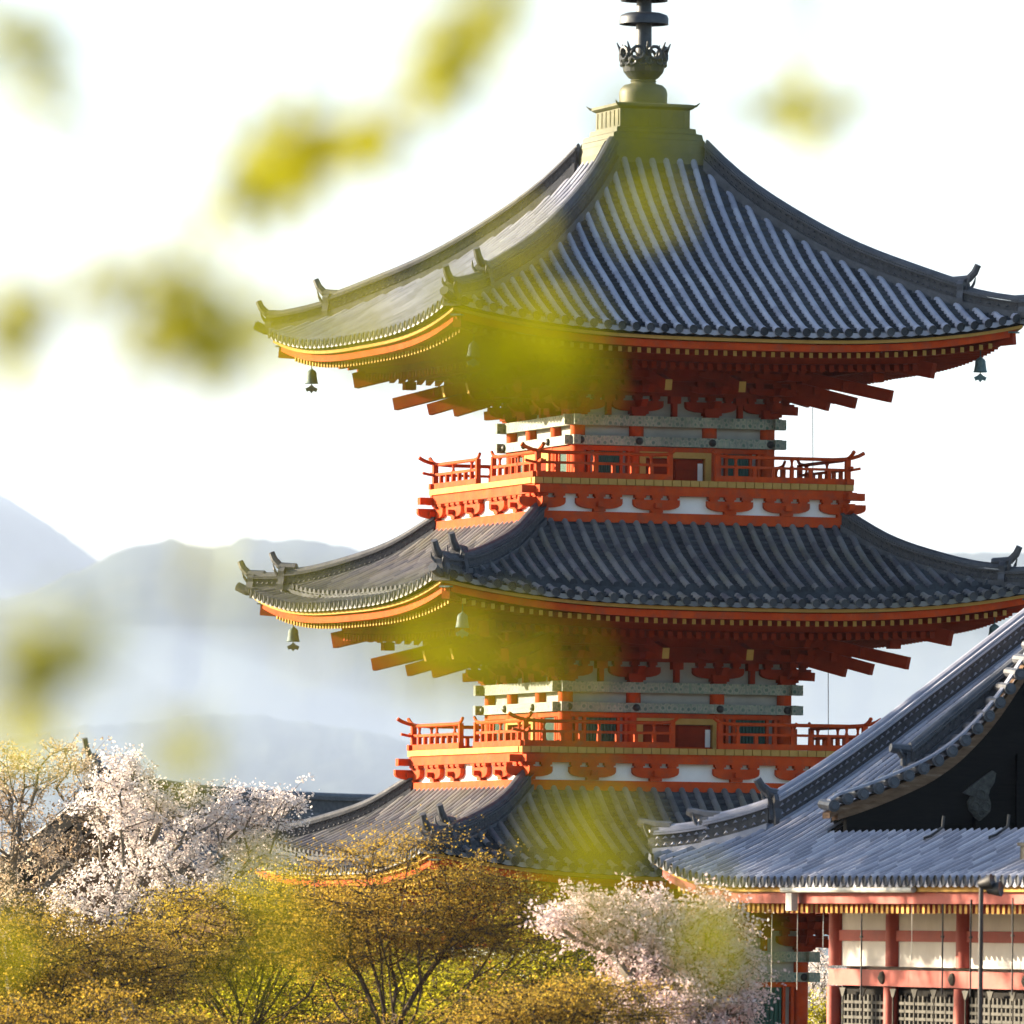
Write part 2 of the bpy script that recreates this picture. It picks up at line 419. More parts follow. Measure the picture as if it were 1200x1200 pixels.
# ------------------------------------------------------------------ tiled roof pieces
def tile_face(m, pt, rows_u, vstart, E, course=0.15, r=0.068, step=None):
    """One roof face: round-tile rows and stepped pan tiles. pt(u, v, dz) -> point, v grows outward to E."""
    for i, u in enumerate(rows_u):
        v0 = vstart(u)
        if v0 >= E - 0.1: continue
        secs = []
        off = ((i * 0.618) % 1.0) * 0.8
        runs = [(v0, E)]
        if step: runs = ([(v0, step)] if v0 < step - 0.1 else []) + [(max(v0, step + 0.26), E)]
        for ra, rb in runs:
            if rb - ra < 0.05: continue
            n = max(1, int(round((rb - ra) / 0.36)))
            up = 0.06 if (step and rb <= step) else 0.0
            for j in range(n + 1):
                va = max(ra, ra + (rb - ra) * (j - off) / n); vb = min(rb, ra + (rb - ra) * (j + 1 - off) / n)
                if vb - va < 0.01: continue
                for vv, rr in ((va - (0.02 if va > ra else 0), r * 0.955), (vb, r * 1.02)):
                    secs.append([pt(u + rr * 1.0 * math.cos(a), vv, up + 0.012 + rr * 1.15 * math.sin(a)) for a in (0, 0.63, 1.25, 1.89, 2.51, math.pi)])
            if step and rb <= step:      # closing disc of the upper run
                c = 8
                bb = len(m.v)
                m.v.extend([pt(u + 0.08 * math.cos(6.2832 * q / c), rb + 0.004, up + 0.02 + 0.08 * math.sin(6.2832 * q / c)) for q in range(c)])
                m.f.append(tuple(bb + q for q in range(c))); m.m.append(1)
        b = len(m.v)
        for s in secs: m.v.extend(s)
        for k in range(0, len(secs) - 1, 2):
            for q in range(5):
                m.f.append((b + k * 6 + q, b + k * 6 + q + 1, b + (k + 1) * 6 + q + 1, b + (k + 1) * 6 + q)); m.m.append(0)
        # round end disc, its face darkened with painted shade
        c = 10
        ring0 = [pt(u + 0.086 * math.cos(6.2832 * q / c), E + 0.035, 0.02 + 0.086 * math.sin(6.2832 * q / c)) for q in range(c)]
        ring1 = [pt(u + 0.086 * math.cos(6.2832 * q / c), E - 0.08, 0.02 + 0.086 * math.sin(6.2832 * q / c)) for q in range(c)]
        ring2 = [pt(u + 0.07 * math.cos(6.2832 * q / c), E + 0.035, 0.03 + 0.07 * math.sin(6.2832 * q / c)) for q in range(c)]
        ring3 = [pt(u + 0.062 * math.cos(6.2832 * q / c), E + 0.018, 0.03 + 0.062 * math.sin(6.2832 * q / c)) for q in range(c)]
        b = len(m.v)
        for R in (ring1, ring0, ring2, ring3): m.v.extend(R)
        for k in range(3):
            for q in range(c):
                q2 = (q + 1) % c
                m.f.append((b + k * c + q, b + k * c + q2, b + (k + 1) * c + q2, b + (k + 1) * c + q)); m.m.append(1 if k else 0)
        m.f.append(tuple(b + 3 * c + q for q in range(c))); m.m.append(1)
    for i in range(len(rows_u) - 1):
        ua, ub = rows_u[i], rows_u[i + 1]
        uc = (ua + ub) / 2
        v0 = max(vstart(ua), vstart(ub))
        if v0 >= E - 0.05: continue
        n = max(1, int(round((E - v0) / course)))
        b = len(m.v)
        cnt = 0
        for j in range(n):
            va = v0 + (E - v0) * j / n; vb = v0 + (E - v0) * (j + 1) / n
            ups = 0.05 if (step and vb < step + 0.05) else (0.025 if (step and vb < step + 0.22) else 0.0)
            m.v.extend([pt(ua, va, ups), pt(uc, va, ups - 0.025), pt(ub, va, ups), pt(ua, vb, ups + 0.055), pt(uc, vb, ups + 0.036), pt(ub, vb, ups + 0.055)])
            o = b + j * 6
            m.f += [(o, o + 1, o + 4, o + 3), (o + 1, o + 2, o + 5, o + 4)]; m.m += [1, 1]
            if j < n - 1:
                m.f += [(o + 3, o + 4, o + 7, o + 6), (o + 4, o + 5, o + 8, o + 7)]; m.m += [1, 1]
        o = len(m.v)
        m.v.extend([pt(ua, E, 0.035), pt(uc, E, 0.012), pt(ub, E, 0.035), pt(ua, E + 0.01, -0.06), pt(uc, E + 0.01, -0.085), pt(ub, E + 0.01, -0.06)])
        m.f += [(o, o + 1, o + 4, o + 3), (o + 1, o + 2, o + 5, o + 4)]; m.m += [0, 0]

def ridge_stack(parent, path, h, w, name="hip_ridge", lattice=True, mats=None, cap_r=0.085):
    """A ridge of stacked tiles along a path of points on the roof, capped by round tiles."""
    m = MB()
    secs = {k: [] for k in range(5)}
    P = [Vector(p) for p in path]
    caps = []
    for i, p in enumerate(P):
        d = P[min(i + 1, len(P) - 1)] - P[max(i - 1, 0)]
        s = Vector((d.y, -d.x, 0)).normalized()
        def q(side, z): return p + s * side + Vector((0, 0, z))
        lay = [(-0.16, 0.07, w * 0.60), (0.07, h * 0.72, w * 0.40), (h * 0.72, h * 0.80, w * 0.56), (h * 0.82, h * 0.90, w * 0.47)]
        for k, (z0, z1, hw) in enumerate(lay):
            secs[k].append([q(-hw, z0), q(hw, z0), q(hw, z1), q(-hw, z1)])
        secs[4].append([q(cap_r * 1.15 * math.cos(a), h * 0.88 + cap_r * 1.15 * math.sin(a)) for a in (0, 0.63, 1.25, 1.89, 2.51, 3.14)])
    for k in range(5): m.sweep(secs[k], 1 if k == 1 else 0)
    if lattice:   # small arched tiles set in the side courses
        L = 0.0
        for i in range(len(P) - 1):
            seg = (P[i + 1] - P[i]); n = max(1, int(seg.length / 0.11)); s = Vector((seg.y, -seg.x, 0)).normalized()
            for j in range(n):
                c = P[i] + seg * ((j + 0.5) / n)
                for sg in (-1, 1):
                    for zz in ((0.22, 0.5) if h > 0.33 else (0.36,)):
                        cc = c + s * (sg * (w * 0.40 + 0.012)) + Vector((0, 0, h * zz + 0.02))
                        t = seg.normalized()
                        m.add([cc - t * 0.042, cc + Vector((0, 0, 0.045)), cc + t * 0.042, cc + s * sg * 0.02 + Vector((0, 0, 0.015))], [(0, 1, 3), (1, 2, 3), (0, 3, 2)], 0)
    return m.build(name, mats or [M['ridge'], M['ridgedark']], parent)

def onigawara(parent, p, d, h, w, horn=0.32, mats=None, name="ridge_end_ornament"):
    """Ridge-end ornament facing direction d with the upturned round tile above it."""
    m = MB()
    d = Vector((d[0], d[1], 0)).normalized(); s = Vector((d.y, -d.x, 0)); p = Vector(p)
    prof = [(-0.62, -0.05), (-0.66, 0.25), (-0.52, 0.55), (-0.60, 0.8), (-0.42, 0.95), (-0.15, 1.0), (0.15, 1.0), (0.42, 0.95), (0.60, 0.8), (0.52, 0.55), (0.66, 0.25), (0.62, -0.05), (0.3, 0.08), (-0.3, 0.08)]
    fn = lambda a, b, t: p + s * (a * w) + Vector((0, 0, b * h)) + d * t
    m.prism(prof, fn, -0.06, 0.07)
    m.prism([(a * 0.55, 0.2 + b * 0.55) for a, b in prof[:12]], fn, 0.072, 0.13)
    for sg in (-1, 1):
        m.tube([fn(sg * 0.28, 0.62, 0.12), fn(sg * 0.5, 0.86, 0.16), fn(sg * 0.48, 1.1, 0.2)], [0.035, 0.028, 0.01], 5)
    m.tube([fn(0, 0.95, -0.25), fn(0, 0.98, 0.0), fn(0, 1.03, 0.12), fn(0, 1.03 + horn * 0.45 / h, 0.24), fn(0, 1.03 + horn / h, 0.31)], [0.085, 0.085, 0.08, 0.075, 0.068], 8)
    return m.build(name, mats or M['ridge'], parent)

# ------------------------------------------------------------------ pagoda
YAW = math.radians(18.5)
PX, PY, PZ = 2.48, 190.0, -5.3
pagoda = empty("pagoda", (PX, PY, PZ), YAW, "three-storeyed vermilion pagoda with grey tiled roofs, balconies and bronze spire", "pagoda")

def F(k):
    """Face frame k: (u across, v outward, z) -> pagoda local."""
    c, s = [(1, 0), (0, 1), (-1, 0), (0, -1)][k]
    return lambda u, v, z: (c * u + s * v, s * u - c * v, z - PZ)
FACES = [F(0), F(1), F(2), F(3)]      # 0 front, 3 = left face, 1 = right, 2 = back

def boxf(m, f, u0, u1, v0, v1, z0, z1, mi=0):
    m.hexa([f(u0, v0, z0), f(u1, v0, z0), f(u1, v1, z0), f(u0, v1, z0), f(u0, v0, z1), f(u1, v0, z1), f(u1, v1, z1), f(u0, v1, z1)], mi)

def pagoda_roof(zc, E, w0, prof, L, tmat, body, zf, step):
    """zc: height of the ochre eave board's lower edge at the corner; prof: (v, z) of the tile surface."""
    P = pchip(prof)
    Et = E + 0.12
    def lift(u, v):
        return L * (min(1.05, abs(u) / E)) ** 3 * max(0.0, min(1.1, (v - w0 * 0.8) / (E - w0 * 0.8))) ** 1.3
    def zs(u, v): return P(v) + lift(u, v)
    m = MB()
    nrow = int(round(2 * Et / 0.288))
    rows = [-Et + 0.02 + (2 * Et - 0.04) * i / nrow for i in range(nrow + 1)]
    for f in FACES:
        pt = lambda u, v, dz: f(u, v, zs(u, min(v, Et)) + dz)
        tile_face(m, pt, rows, lambda u: max(w0, abs(u)), Et, step=step)
        # bedding under the tiles
        m.sheet([[f(t * v, v, zs(t * v, v) - 0.05) for t in np.linspace(-1, 1, 41)] for v in np.linspace(w0, Et - 0.01, 14)])
    roof = m.build("roof", [tmat, M["pantile"]], pagoda)
    # hip ridges with two tiers and their ornaments
    for k in range(4):
        f = FACES[k]
        v_top, v_a, v_b = w0 + (0.15 if w0 < 2 else 0.0), w0 + (Et - w0) * 0.80, Et - 0.10
        pth = lambda a, b, n, dz: [Vector(f(v, v, zs(v, v) + dz)) for v in np.linspace(a, b, n)]
        p1 = pth(v_top, v_a, 16, 0.02); p2 = pth(v_a - 0.05, v_b, 8, 0.0)
        ridge_stack(roof, p1, 0.41 if w0 < 2 else 0.36, 0.30)
        ridge_stack(roof, p2, 0.32, 0.30)
        d = Vector(f(1, 1, 0)) - Vector(f(0, 0, 0))
        onigawara(roof, p1[-1] + Vector((0, 0, -0.02)), d, 0.48, 0.30, 0.26)
        onigawara(roof, p2[-1] + Vector((0, 0, -0.03)), d, 0.36, 0.26, 0.24)
        mm = MB()   # corner tile
        c0 = Vector(f(Et - 0.2, Et - 0.2, zs(Et - .2, Et - .2) - 0.03)); dn = d.normalized()
        mm.tube([c0, c0 + dn * 0.3 + Vector((0, 0, 0.03)), c0 + dn * 0.5 + Vector((0, 0, 0.12))], [0.085, 0.09, 0.095], 8)
        mm.build("corner_tile", M['ridge'], roof)
    # eave boards
    ts = np.linspace(-1, 1, 49)
    def ez(t): return zc - L * (1 - abs(t) ** 3)
    for nm, v_in, v_out, z0, z1, mt in (("tile_bed_board", E - 0.30, E + 0.02, 0.077, 0.13, M['darkwood']), ("eave_board", E - 0.30, E, 0.012, 0.075, M['ochre']), ("eave_fascia", E - 0.42, E - 0.10, -0.14, -0.004, M['red'])):
        mb = MB()
        for f in FACES:
            secs = []
            for t in ts:
                z = ez(t)
                secs.append([f(t * v_out, v_out, z + z0), f(t * v_out, v_out, z + z1), f(t * v_in, v_in, z + z1), f(t * v_in, v_in, z + z0)])
            mb.sweep(secs, cap=False)
        mb.build(nm, mt, roof)
    # flying rafters and base rafters, with ochre ends
    vb_in, vb_out = body - 0.05, body + 2.25
    zb = lambda v: zf + 2.46 - 0.30 * (v - body - 1.35)            # bottom of base rafters
    zfl = lambda v, u: zc - L * (1 - min(1, abs(u) / E) ** 3 * max(0, (v - body) / (E - body))) - 0.15 - 0.13 + 0.06 * (E - v)
    for nm, v0, v1, zfn, hh, ww, sp in (("flying_rafters", body + 1.7, E - 0.30, lambda v, u: zfl(v, u) + 0.015, 0.10, 0.078, 0.19), ("base_rafters", vb_in, vb_out, lambda v, u: zb(v) + 0.45 * L * (abs(u) / E) ** 2, 0.13, 0.10, 0.19)):
        mb = MB()
        vm = v1 - 0.05
        n = int(2 * vm / sp)
        for f in FACES:
            for i in range(n + 1):
                u = -vm + 2 * vm * i / n
                a = max(v0, abs(u) + 0.02)
                if a > v1 - 0.06: continue
                za, ze = zfn(a, u), zfn(v1, u)
                p = [f(u - ww / 2, a, za), f(u + ww / 2, a, za), f(u + ww / 2, v1, ze), f(u - ww / 2, v1, ze), f(u - ww / 2, a, za + hh), f(u + ww / 2, a, za + hh), f(u + ww / 2, v1, ze + hh), f(u - ww / 2, v1, ze + hh)]
                mb.add(p, [(3, 2, 1, 0), (4, 5, 6, 7), (0, 1, 5, 4), (1, 2, 6, 5), (3, 0, 4, 7)], 0)
                mb.add([p[2], p[3], p[7], p[6]], [(0, 1, 2, 3)], 1)
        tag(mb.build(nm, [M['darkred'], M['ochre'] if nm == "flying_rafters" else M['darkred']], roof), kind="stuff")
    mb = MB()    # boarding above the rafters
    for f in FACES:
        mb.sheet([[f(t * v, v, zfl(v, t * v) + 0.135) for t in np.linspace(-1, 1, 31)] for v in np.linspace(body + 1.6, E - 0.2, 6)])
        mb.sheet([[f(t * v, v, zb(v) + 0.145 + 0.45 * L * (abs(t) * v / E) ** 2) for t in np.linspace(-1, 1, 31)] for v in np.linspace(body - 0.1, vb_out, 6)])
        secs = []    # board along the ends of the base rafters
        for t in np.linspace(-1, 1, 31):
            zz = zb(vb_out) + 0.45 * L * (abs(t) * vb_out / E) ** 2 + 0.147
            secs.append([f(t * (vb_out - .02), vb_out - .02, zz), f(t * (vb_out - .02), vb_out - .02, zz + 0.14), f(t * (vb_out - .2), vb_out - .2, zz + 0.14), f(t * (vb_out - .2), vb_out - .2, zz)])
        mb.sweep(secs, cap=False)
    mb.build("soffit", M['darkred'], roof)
    for k in range(4):   # hip rafters
        f = FACES[k]
        mb = MB()
        q = lambda v, z: f(v, v, z)
        mb.bar(q(body, zb(body) + 0.1), q(body + 2.35, zb(body + 2.35) + 0.14), 0.20, 0.30, 0)
        mb.bar(q(body + 1.9, zfl(E - 1.5, E) + 0.0), q(E - 0.12, zc - 0.19), 0.17, 0.22, 0, end_mi=0)
        mb.build("hip_rafter", [M['darkred'], M['ochre']], roof)
        mc = MB()    # copper cover on the hip rafter end
        c = Vector(q(E - 0.12, zc - 0.07)); dd = (Vector(f(1, 1, 0)) - Vector(f(0, 0, 0))).normalized()
        mc.bar(c - dd * 0.3, c + dd * 0.06, 0.22, 0.03)
        mc.build("rafter_cover", M['verdigris'], roof)
    return roof, zs, Et

def arm_outline(hw, h, base):
    """Boat-shaped bracket arm outline, centred, from z 0 to h."""
    pts = [(-base, 0)]
    out = [(base, 0)]
    for t in (0.25, 0.5, 0.75, 1.0):
        out.append((base + (hw - base) * math.sin(t * 1.57), h * 0.55 * (1 - math.cos(t * 1.57))))
    out += [(hw, h), (-hw, h)]
    for x, z in reversed(out[1:5]): out.append((-x, z))
    out.append((-base, 0))
    return out[:]

def storey(zf, B, Fh, Sh, ground=False):
    """One storey: wall, columns, painted beams, doors, windows, brackets and balcony. zf = floor underside."""
    cols = [-B + 0.14, -0.36 * B, 0.36 * B, B - 0.14]
    zlow = PZ + 0.6 if ground else zf + 0.05
    m = MB(); c = B - 0.16
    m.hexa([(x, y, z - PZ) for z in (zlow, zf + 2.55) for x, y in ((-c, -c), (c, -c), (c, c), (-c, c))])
    wall = m.build("wall", M["shadeplaster"], pagoda)
    m = MB(); c = B - 0.11
    m.hexa([(x, y, z - PZ) for z in (zf + 1.80, zf + 2.56) for x, y in ((-c, -c), (c, -c), (c, c), (-c, c))])
    m.build('bracket_backing', M['darkred'], wall)
    done = set()
    for k, f in enumerate(FACES):
        for u in cols:
            p = f(u, B - 0.14, zlow)
            key = (round(p[0], 2), round(p[1], 2))
            if key in done: continue
            done.add(key)
            mc = MB(); mc.lathe([(0.145, 0), (0.145, zf + 1.42 - zlow)], 16, p)
            mc.build("column", M['red'], wall, smooth=True)
        e = 0.003 * (k % 2)
        for (z0, z1, vo) in ((1.20, 1.40, 0.035), (0.82, 1.0, 0.05)):
            mb = MB(); boxf(mb, f, -(B + 0.19), B + 0.19, B - 0.09, B + vo, zf + z0 + e, zf + z1 + e)
            mb.build("painted_beam", M['beam'], wall)
        for u in cols:
            ms = MB()
            ms.lathe([(0.075, 0), (0.07, 0.03), (0.045, 0.055), (0.01, 0.065)], 12)
            c0 = Vector(f(u, B + 0.05, zf + 0.91 + e)); dv = Vector(f(0, 1, 0)) - Vector(f(0, 0, 0))
            q = dv.to_track_quat('Z', 'Y').to_matrix()
            ms.v = [tuple(c0 + q @ Vector(x)) for x in ms.v]
            ms.build("beam_stud", M['iron'], wall)
        # infill under the beams: red boards, ochre door frame, doors, green windows
        zt, z0 = zf + 0.79, (zlow if not ground else zf - 2.2)
        mb = MB()
        boxf(mb, f, -B + 0.2, B - 0.2, B - 0.17, B - 0.02, zt - 0.07, zt + 0.02)
        boxf(mb, f, -B + 0.2, B - 0.2, B - 0.17, B - 0.02, z0, z0 + 0.12)
        for s in (-1, 1):
            for uu in (cols[1] - 0.18, cols[0] + 0.2):
                boxf(mb, f, s * uu - 0.03, s * uu + 0.03, B - 0.17, B - 0.03, z0 + 0.12, zt - 0.07)
        mb.build("wall_rail", M['red'], wall)
        md = MB()
        w = cols[2] - 0.02
        boxf(md, f, -w, -w + 0.12, B - 0.15, B + 0.045, z0, zt - 0.075); boxf(md, f, w - 0.12, w, B - 0.15, B + 0.045, z0, zt - 0.075)
        boxf(md, f, -w + 0.12, w - 0.12, B - 0.15, B + 0.04, zt - 0.19, zt - 0.075)
        fr = md.build("door_frame", M['ochre'], wall)
        for s in (-1, 1):
            mp = MB()
            a, b = sorted((s * 0.006, s * (w - 0.13)))
            boxf(mp, f, a, b, B - 0.13, B - 0.07, z0, zt - 0.2)
            boxf(mp, f, a + 0.03, b - 0.03, B - 0.069, B - 0.045, z0 + 0.05, z0 + 0.3)
            boxf(mp, f, a + 0.03, b - 0.03, B - 0.069, B - 0.045, z0 + 0.34, zt - 0.24)
            mp.build("door", M['darkred'] if not ground else M['green'], wall)
            if s > 0 and not ground:
                mp = MB(); boxf(mp, f, w - 0.25, w - 0.15, B - 0.044, B - 0.03, z0 + 0.02, zt - 0.28)
                mp.build("door_panel", M['plaster'], wall)
            mg = MB()
            a, b = (cols[0] + 0.40, cols[1] - 0.36)
            a, b = sorted((s * a, s * b))
            zw0 = zt - 0.75 if not ground else zt - 1.6
            zw0 = max(zw0, z0 + 0.1)
            boxf(mg, f, a, b, B - 0.155, B - 0.11, zw0, zt - 0.08)
            n = 9
            for i in range(n):
                x = a + (b - a) * (i + 0.5) / n
                boxf(mg, f, x - 0.018, x + 0.018, B - 0.109, B - 0.075, zw0, zt - 0.08)
            mg.build("window", M['green'], wall)
            mr = MB()
            ring_o = [(a - 0.06, zw0 - 0.05), (b + 0.06, zw0 - 0.05), (b + 0.06, zt - 0.072), (a - 0.06, zt - 0.072)]
            ring_i = [(a - 0.003, zw0 - 0.002), (b + 0.003, zw0 - 0.002), (b + 0.003, zt - 0.079), (a - 0.003, zt - 0.079)]
            secs_ = [[f(uo, B - 0.155, zo), f(uo, B - 0.05, zo), f(ui, B - 0.05, zi), f(ui, B - 0.155, zi)] for (uo, zo), (ui, zi) in zip(ring_o, ring_i)]
            mr.sweep(secs_ + secs_[:1], cap=False)
            mr.build("window_frame", M['red'], wall)
    # bracket sets: three steps outward under the eave
    nsteps = 3
    for k, f in enumerate(FACES):
        e = 0.004 * (k % 2)
        for u in cols:
            mk = MB()
            corner = abs(abs(u) - (B - 0.14)) < 0.01
            zb = zf + 1.41
            boxf(mk, f, u - 0.17, u + 0.17, B - 0.3, B + 0.10, zb + 0.03 + e, zb + 0.16 + e)
            boxf(mk, f, u - 0.13, u + 0.13, B - 0.26, B + 0.06, zb + e - 0.005, zb + 0.031 + e)
            for st in range(nsteps):
                v = B - 0.1 + 0.42 * (st + 0.0)
                z = zb + 0.16 + 0.27 * st
                hw = (0.52, 0.56, 0.56)[st]
                dz_ = 0.07 if st == 0 else 0.0
                mk.prism(arm_outline(hw, 0.13 + dz_, 0.19), lambda a, b2, d: f(u + a, v + d, z - dz_ + b2 + e), -0.065, 0.065)
                for du in (-0.36, 0, 0.36):
                    boxf(mk, f, u + du - 0.085, u + du + 0.085, v - 0.085, v + 0.085, z + 0.165 + e, z + 0.235 + e)
                    boxf(mk, f, u + du - 0.06, u + du + 0.06, v - 0.06, v + 0.06, z + 0.131 + e, z + 0.166 + e)
                # projecting arm
                v2 = v + 0.50
                mk.hexa([f(u - 0.062, B - 0.2, z + e - 0.002), f(u + 0.062, B - 0.2, z + e - 0.002), f(u + 0.062, v2 - 0.13, z + e - 0.002), f(u - 0.062, v2 - 0.13, z + e - 0.002),
                         f(u - 0.062, B - 0.2, z + 0.137 + e), f(u + 0.062, B - 0.2, z + 0.137 + e), f(u + 0.062, v2, z + 0.137 + e), f(u - 0.062, v2, z + 0.137 + e)])
                mk.add([f(u - 0.063, v2 + 0.001, z + 0.138 + e), f(u + 0.063, v2 + 0.001, z + 0.138 + e), f(u + 0.063, v2 - 0.128, z - 0.003 + e), f(u - 0.063, v2 - 0.128, z - 0.003 + e)], [(0, 1, 2, 3)], 0)
            # tail rafter sloping down and out
            a = Vector(f(u, B - 0.1, zf + 2.36)); b2 = Vector(f(u, B + 1.72, zf + 1.92))
            if not corner: mk.bar(a, b2, 0.14, 0.21, 0, end_mi=1)
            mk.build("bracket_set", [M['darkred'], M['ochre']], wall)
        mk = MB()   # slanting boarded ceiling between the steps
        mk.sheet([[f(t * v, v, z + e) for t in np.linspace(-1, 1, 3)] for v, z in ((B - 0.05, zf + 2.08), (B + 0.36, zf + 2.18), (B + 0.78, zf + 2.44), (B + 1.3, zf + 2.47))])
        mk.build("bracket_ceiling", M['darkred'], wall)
        for a0, a1 in zip(cols[:-1], cols[1:]):     # struts between the bracket sets
            um = (a0 + a1) / 2
            ms = MB()
            boxf(ms, f, um - 0.05, um + 0.05, B - 0.15, B - 0.02, zf + 1.41, zf + 1.66)
            boxf(ms, f, um - 0.11, um + 0.11, B - 0.16, B + 0.02, zf + 1.661, zf + 1.80)
            ms.build("strut", M['darkred'], wall)
        mp = MB()   # long purlins over the bracket steps
        for st in range(nsteps):
            v = B - 0.1 + 0.42 * (st + 0.0); z = zf + 1.41 + 0.16 + 0.27 * st + 0.237
            boxf(mp, f, -(v + 0.35), v + 0.35, v - 0.05, v + 0.05, z + e, z + 0.11 + e)
        v = B + 1.33
        boxf(mp, f, -(v + 0.4), v + 0.4, v - 0.075, v + 0.075, zf + 2.30 + e, zf + 2.455 + e)
        mp.build("purlin", M['darkred'], wall)
    for k in range(4):     # corner tail rafters stepping out diagonally
        f = FACES[k]
        mk = MB()
        for (v0, z0, v1, z1, w, h) in ((B - 0.2, zf + 1.60, B + 0.30, zf + 1.56, 0.15, 0.17), (B - 0.2, zf + 2.02, B + 0.78, zf + 1.66, 0.16, 0.21), (B - 0.1, zf + 2.16, B + 1.18, zf + 1.70, 0.16, 0.22), (B, zf + 2.34, B + 1.72, zf + 1.82, 0.17, 0.24)):
            mk.bar(f(v0, v0, z0), f(v1, v1, z1), w, h, 0)
        for (vv, zz) in ((B + 0.62, zf + 1.86), (B + 1.05, zf + 1.95), (B + 1.5, zf + 2.1)):
            p = Vector(f(vv, vv, zz)); mk.box(p - Vector((0.11, 0.11, 0)), p + Vector((0.11, 0.11, 0.16)))
        mk.build("corner_tail_rafters", [M['darkred'], M['ochre']], wall)
    if ground: return wall
    # balcony
    m = MB()
    for k, f in enumerate(FACES):
        e = 0.003 * (k % 2)
        boxf(m, f, -(Sh - 0.002 * (k % 2)), Sh - 0.002 * (k % 2), Sh - 0.2, Sh, zf - 0.72 + e, zf - 0.52 + e)
    bal = m.build("balcony", M['red'], pagoda)
    m = MB(); c = Sh - 0.10
    m.hexa([(x, y, z - PZ) for z in (zf - 0.7, zf - 0.02) for x, y in ((-c, -c), (c, -c), (c, c), (-c, c))])
    m.build("balcony_infill", M['plaster'], bal)
    cu = [-(Sh - 0.12), -0.60 * Sh, -0.235 * Sh, 0.235 * Sh, 0.60 * Sh, Sh - 0.12]
    for k, f in enumerate(FACES):
        e = 0.003 * (k % 2)
        for u in cu:
            mk = MB()
            z = zf - 0.52
            corner = abs(u) > Sh - 0.2
            boxf(mk, f, u - 0.12, u + 0.12, Sh - 0.115, Sh + 0.02, z + 0.004 + e, z + 0.054 + e)
            mk.prism(arm_outline(0.47, 0.20, 0.13), lambda a, b2, d: f(u + a, Sh + d, z + 0.055 + b2 + e), -0.115, 0.0)
            for du in (-0.34, 0, 0.34):
                if corner and du * u > 0: continue
                boxf(mk, f, u + du - 0.11, u + du + 0.11, Sh - 0.11, Sh + 0.03, z + 0.285 + e, z + 0.345 + e)
                boxf(mk, f, u + du - 0.08, u + du + 0.08, Sh - 0.14, Sh + 0.012, z + 0.256 + e, z + 0.286 + e)
            # outward block with its small arm end
            boxf(mk, f, u - 0.065, u + 0.065, Sh - 0.1, Sh + 0.13, z + 0.095 + e, z + 0.19 + e)
            mk.build("bracket", M['red'], bal)
        mb = MB()
        boxf(mb, f, -(Fh + 0.24), Fh + 0.24, Sh - 0.13, Sh + 0.045, zf - 0.185 + e, zf - 0.045 + e)
        boxf(mb, f, -(Fh - 0.02), Fh - 0.02, Fh - 0.16, Fh - 0.035, zf - 0.044 + e, zf - 0.003 + e)
        mb.build("floor_beam", M['red'], bal)
        mf = MB()
        if k in (0, 2):
            n = int(round(2 * Fh / 0.185)); w = 2 * Fh / n
            for i in range(n):
                boxf(mf, f, -Fh + i * w + 0.007, -Fh + (i + 1) * w - 0.007, B + 0.03, Fh, zf, zf + 0.115)
        else:
            n = int(round((Fh - B) / 0.185)); w = (Fh - B - 0.02) / n
            for i in range(n):
                boxf(mf, f, -B - 0.02, B + 0.02, B + 0.03 + i * w, B + 0.03 + (i + 1) * w - 0.006, zf, zf + 0.115)
            boxf(mf, f, -Fh + 0.19, Fh - 0.19, Fh + 0.001, Fh + 0.012, zf + 0.004, zf + 0.112)
        mf.build("floor_boards", M['ochre'], bal)
        # railing with a gap at the door
        vr = Fh - 0.10
        gap = 0.42
        zt = zf + 0.115
        for s in (-1, 1):
            mr = MB()
            ce = vr + 0.30
            pts = [(gap - 0.06, 0.60), (gap + 0.02, 0.535), (gap + 0.12, 0.50), (gap + 0.3, 0.485), (vr - 0.3, 0.485), (vr - 0.06, 0.50), (vr + 0.1, 0.525), (ce - 0.06, 0.57), (ce + 0.04, 0.625)]
            mr.tube([f(s * u, vr, zt + z + e) for u, z in pts], [0.03, 0.032, 0.036, 0.036, 0.036, 0.036, 0.036, 0.038, 0.04], 7)
            pr = [(gap + 0.02, 0.29), (vr + 0.08, 0.29), (vr + 0.26, 0.325)]
            for (ua, za), (ub, zb2) in zip(pr[:-1], pr[1:]):
                mr.bar(f(s * ua, vr, zt + za + e), f(s * ub, vr, zt + zb2 + e), 0.055, 0.05)
            a, b = sorted((s * (gap + 0.02), s * (vr + 0.12)))
            boxf(mr, f, a, b, vr - 0.055, vr + 0.055, zt + 0.004 + e, zt + 0.115 + e)
            mr.build("handrail", M['red'], bal)
            mp = MB()
            boxf(mp, f, s * gap - 0.045 + s * 0.06, s * gap + 0.045 + s * 0.06, vr - 0.045, vr + 0.045, zt, zt + 0.50)
            mp.build("gate_post", M['red'], bal)
            n = max(3, int((vr - gap) / 0.36))
            mp = MB()
            for i in range(1, n):
                u = s * (gap + 0.06 + (vr - gap - 0.06) * i / n)
                boxf(mp, f, u - 0.035, u + 0.035, vr - 0.035, vr + 0.035, zt + 0.11, zt + 0.27)
                if i % 3 == 1: mp.lathe([(0.045, -0.04), (0.045, 0), (0.025, 0.05), (0.03, 0.11), (0.05, 0.15)], 6, f(u, vr, zt + 0.31))
                if k in (0, 3):
                    mp.build("baluster", M['red'], bal); mp = MB()
            if mp.v: tag(mp.build("balusters", M['red'], bal), kind="stuff")
        mc = MB()
        p = f(vr, vr, zt); mc.box((p[0] - 0.05, p[1] - 0.05, p[2]), (p[0] + 0.05, p[1] + 0.05, p[2] + 0.52))
        mc.build("corner_post", M['red'], bal)
    return wall

